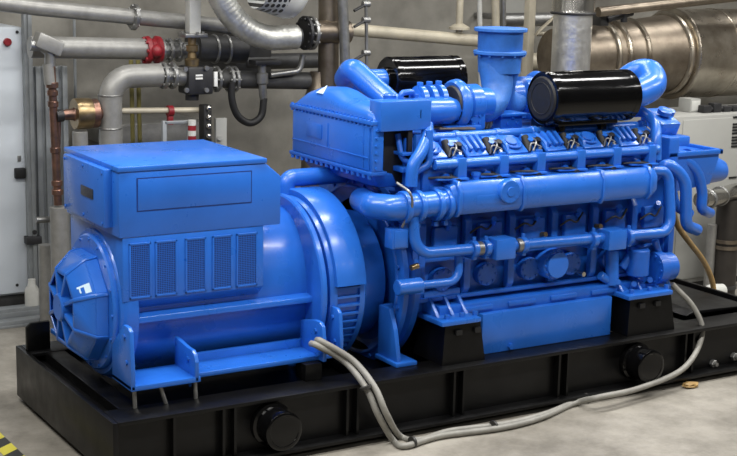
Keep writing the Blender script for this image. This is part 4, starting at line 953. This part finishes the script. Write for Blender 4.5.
gpo_ = gp_.o('slim_standpipe', LAG); tag(gpo_, 'slim grey lagged standpipe just left of the dark one', 'pipe')
pts = [P(714+k*.5, 230+k*8, 1.85) for k in range(8)]
tag(MB().tube(spline([P(672, 208, .5), P(678, 226, .6), P(690, 243, .8), P(704, 262, 1.0), P(713, 285, 1.1), P(713, 312, 1.1)], 8), .022, 12).o('tan_hose', TAN), 'tan hose hanging from the right end of the engine down to the skid', 'hose')
wp = MB(); wp.tube(spline([P(694, 303, 1.3), P(704, 299, 1.3), P(710, 292, 1.3), P(722, 291, 1.3)], 5), .06, 16); wp.cyl(P(694, 303, 1.3)-V((.03, .02, 0)), P(694, 303, 1.3)+V((.02, .01, 0)), .075, seg=16)
tag(wp.o('plastic_elbow', PLASTIC), 'white plastic pipe elbow lying beyond the right end of the engine', 'pipe')
# frames and small parts behind the generator box top
fw_ = thing('test_rig', 'small grey frame with red and white striped tube behind the generator box', 'rig', P(180, 150, 2.7))
for u in (165, 190): MB().box(P(u, 140, 2.7).x-.015, P(u, 140, 2.7).x+.015, 2.7, 2.73, FLOOR, P(u, 121, 2.7).z, .003).o('upright', GREYP, fw_)
MB().box(P(165, 122, 2.7).x, P(192, 122, 2.7).x, 2.7, 2.73, P(175, 124, 2.7).z, P(175, 121, 2.7).z, .003).o('top_bar', GREYP, fw_)
h = P(192, 143, 2.68); hz = P(192, 120, 2.68)
for k in range(7): 
    z0_ = h.z-.1+k*(hz.z-h.z+.1)/7; MB().cyl((h.x, 2.68, z0_), (h.x, 2.68, z0_+(hz.z-h.z+.1)/7), .03, seg=14).o('striped_ring', RED if k % 2 else PLASTIC, fw_, 'red ring' if k % 2 else 'white ring')
tv = thing('black_tap', 'black tap with bright bolts at the right end of the thin cream pipe', 'valve', P(207, 150, 2.8))
MB().box(P(203, 120, 2.8).x, P(211, 120, 2.8).x, 2.78, 2.88, P(207, 172, 2.8).z, P(207, 105, 2.8).z, .01).o('body', RUBBER, tv)
for v in (108, 117, 126, 136): h = P(207, v, 2.78); MB().ball(h+V((.01, -.01, 0)), .022, 10).o('bolt', CHROME, tv, 'bright bolt')
h0, h1 = P(216, 165, 2.9), P(227, 118, 2.9); tag(MB().box(h0.x, h1.x, 2.9, 2.94, FLOOR, h1.z, .004).cyl(P(220, 138, 2.9), P(220, 138, 2.87), .02, seg=10).o('wall_bracket', CABG), 'pale upright plate right of the black tap', 'plate')
for u, l_ in ((132, 'olive yellow conduit behind the large elbow pipe, the left of a close pair'), (139, 'olive yellow conduit behind the large elbow pipe, the right of a close pair')):
    pts, r = run([(u-1, 60), (u+4, 245)], 2.2, y=3.5); pts[-1].z = FLOOR; tag(MB().tube(pts, r, 10).o('conduit', OLIVE), l_, 'conduit', 'olive conduits on the wall')
h0, h1 = P(118, 125, 3.7), P(205, 133, 3.7); tag(MB().box(h0.x, h1.x, 3.7, 4.4, h1.z-.1, h0.z, .01).o('wall_tray', LAG), 'grey cable tray along the wall below the thin cream pipe', 'tray')

# ================================================================== LIGHTS
world = bpy.data.worlds.new('world'); scene.world = world; world.use_nodes = True
world.node_tree.nodes['Background'].inputs[0].default_value = (.75, .85, 1, 1); world.node_tree.nodes['Background'].inputs[1].default_value = .03
def lamp(x, y, z, sx_, sy_, power, rot=(0, 0, 0), col=(1, .985, .96)):
    l = bpy.data.lights.new('ceiling_lamp', 'AREA'); l.shape = 'RECTANGLE'; l.size = sx_; l.size_y = sy_; l.energy = power; l.color = col
    o = bpy.data.objects.new('ceiling_lamp', l); COL.objects.link(o); o.location = (x, y, z); o.rotation_euler = rot
for x in (-1.5, 1.5, 4.5, 7.5):
    lamp(x, -1.9, 4.2, 2.0, .3, 108); lamp(x, .3, 4.2, 2.0, .3, 96); lamp(x, 2.3, 4.2, 2.0, .3, 40)
    lamp(x-1, -6.5, 4.2, 2.0, .35, 34)

scene.view_settings.view_transform = 'Standard'; scene.view_settings.look = 'None'
scene.view_settings.gamma = 1; scene.view_settings.use_curve_mapping = False; scene.view_settings.exposure = -0.1
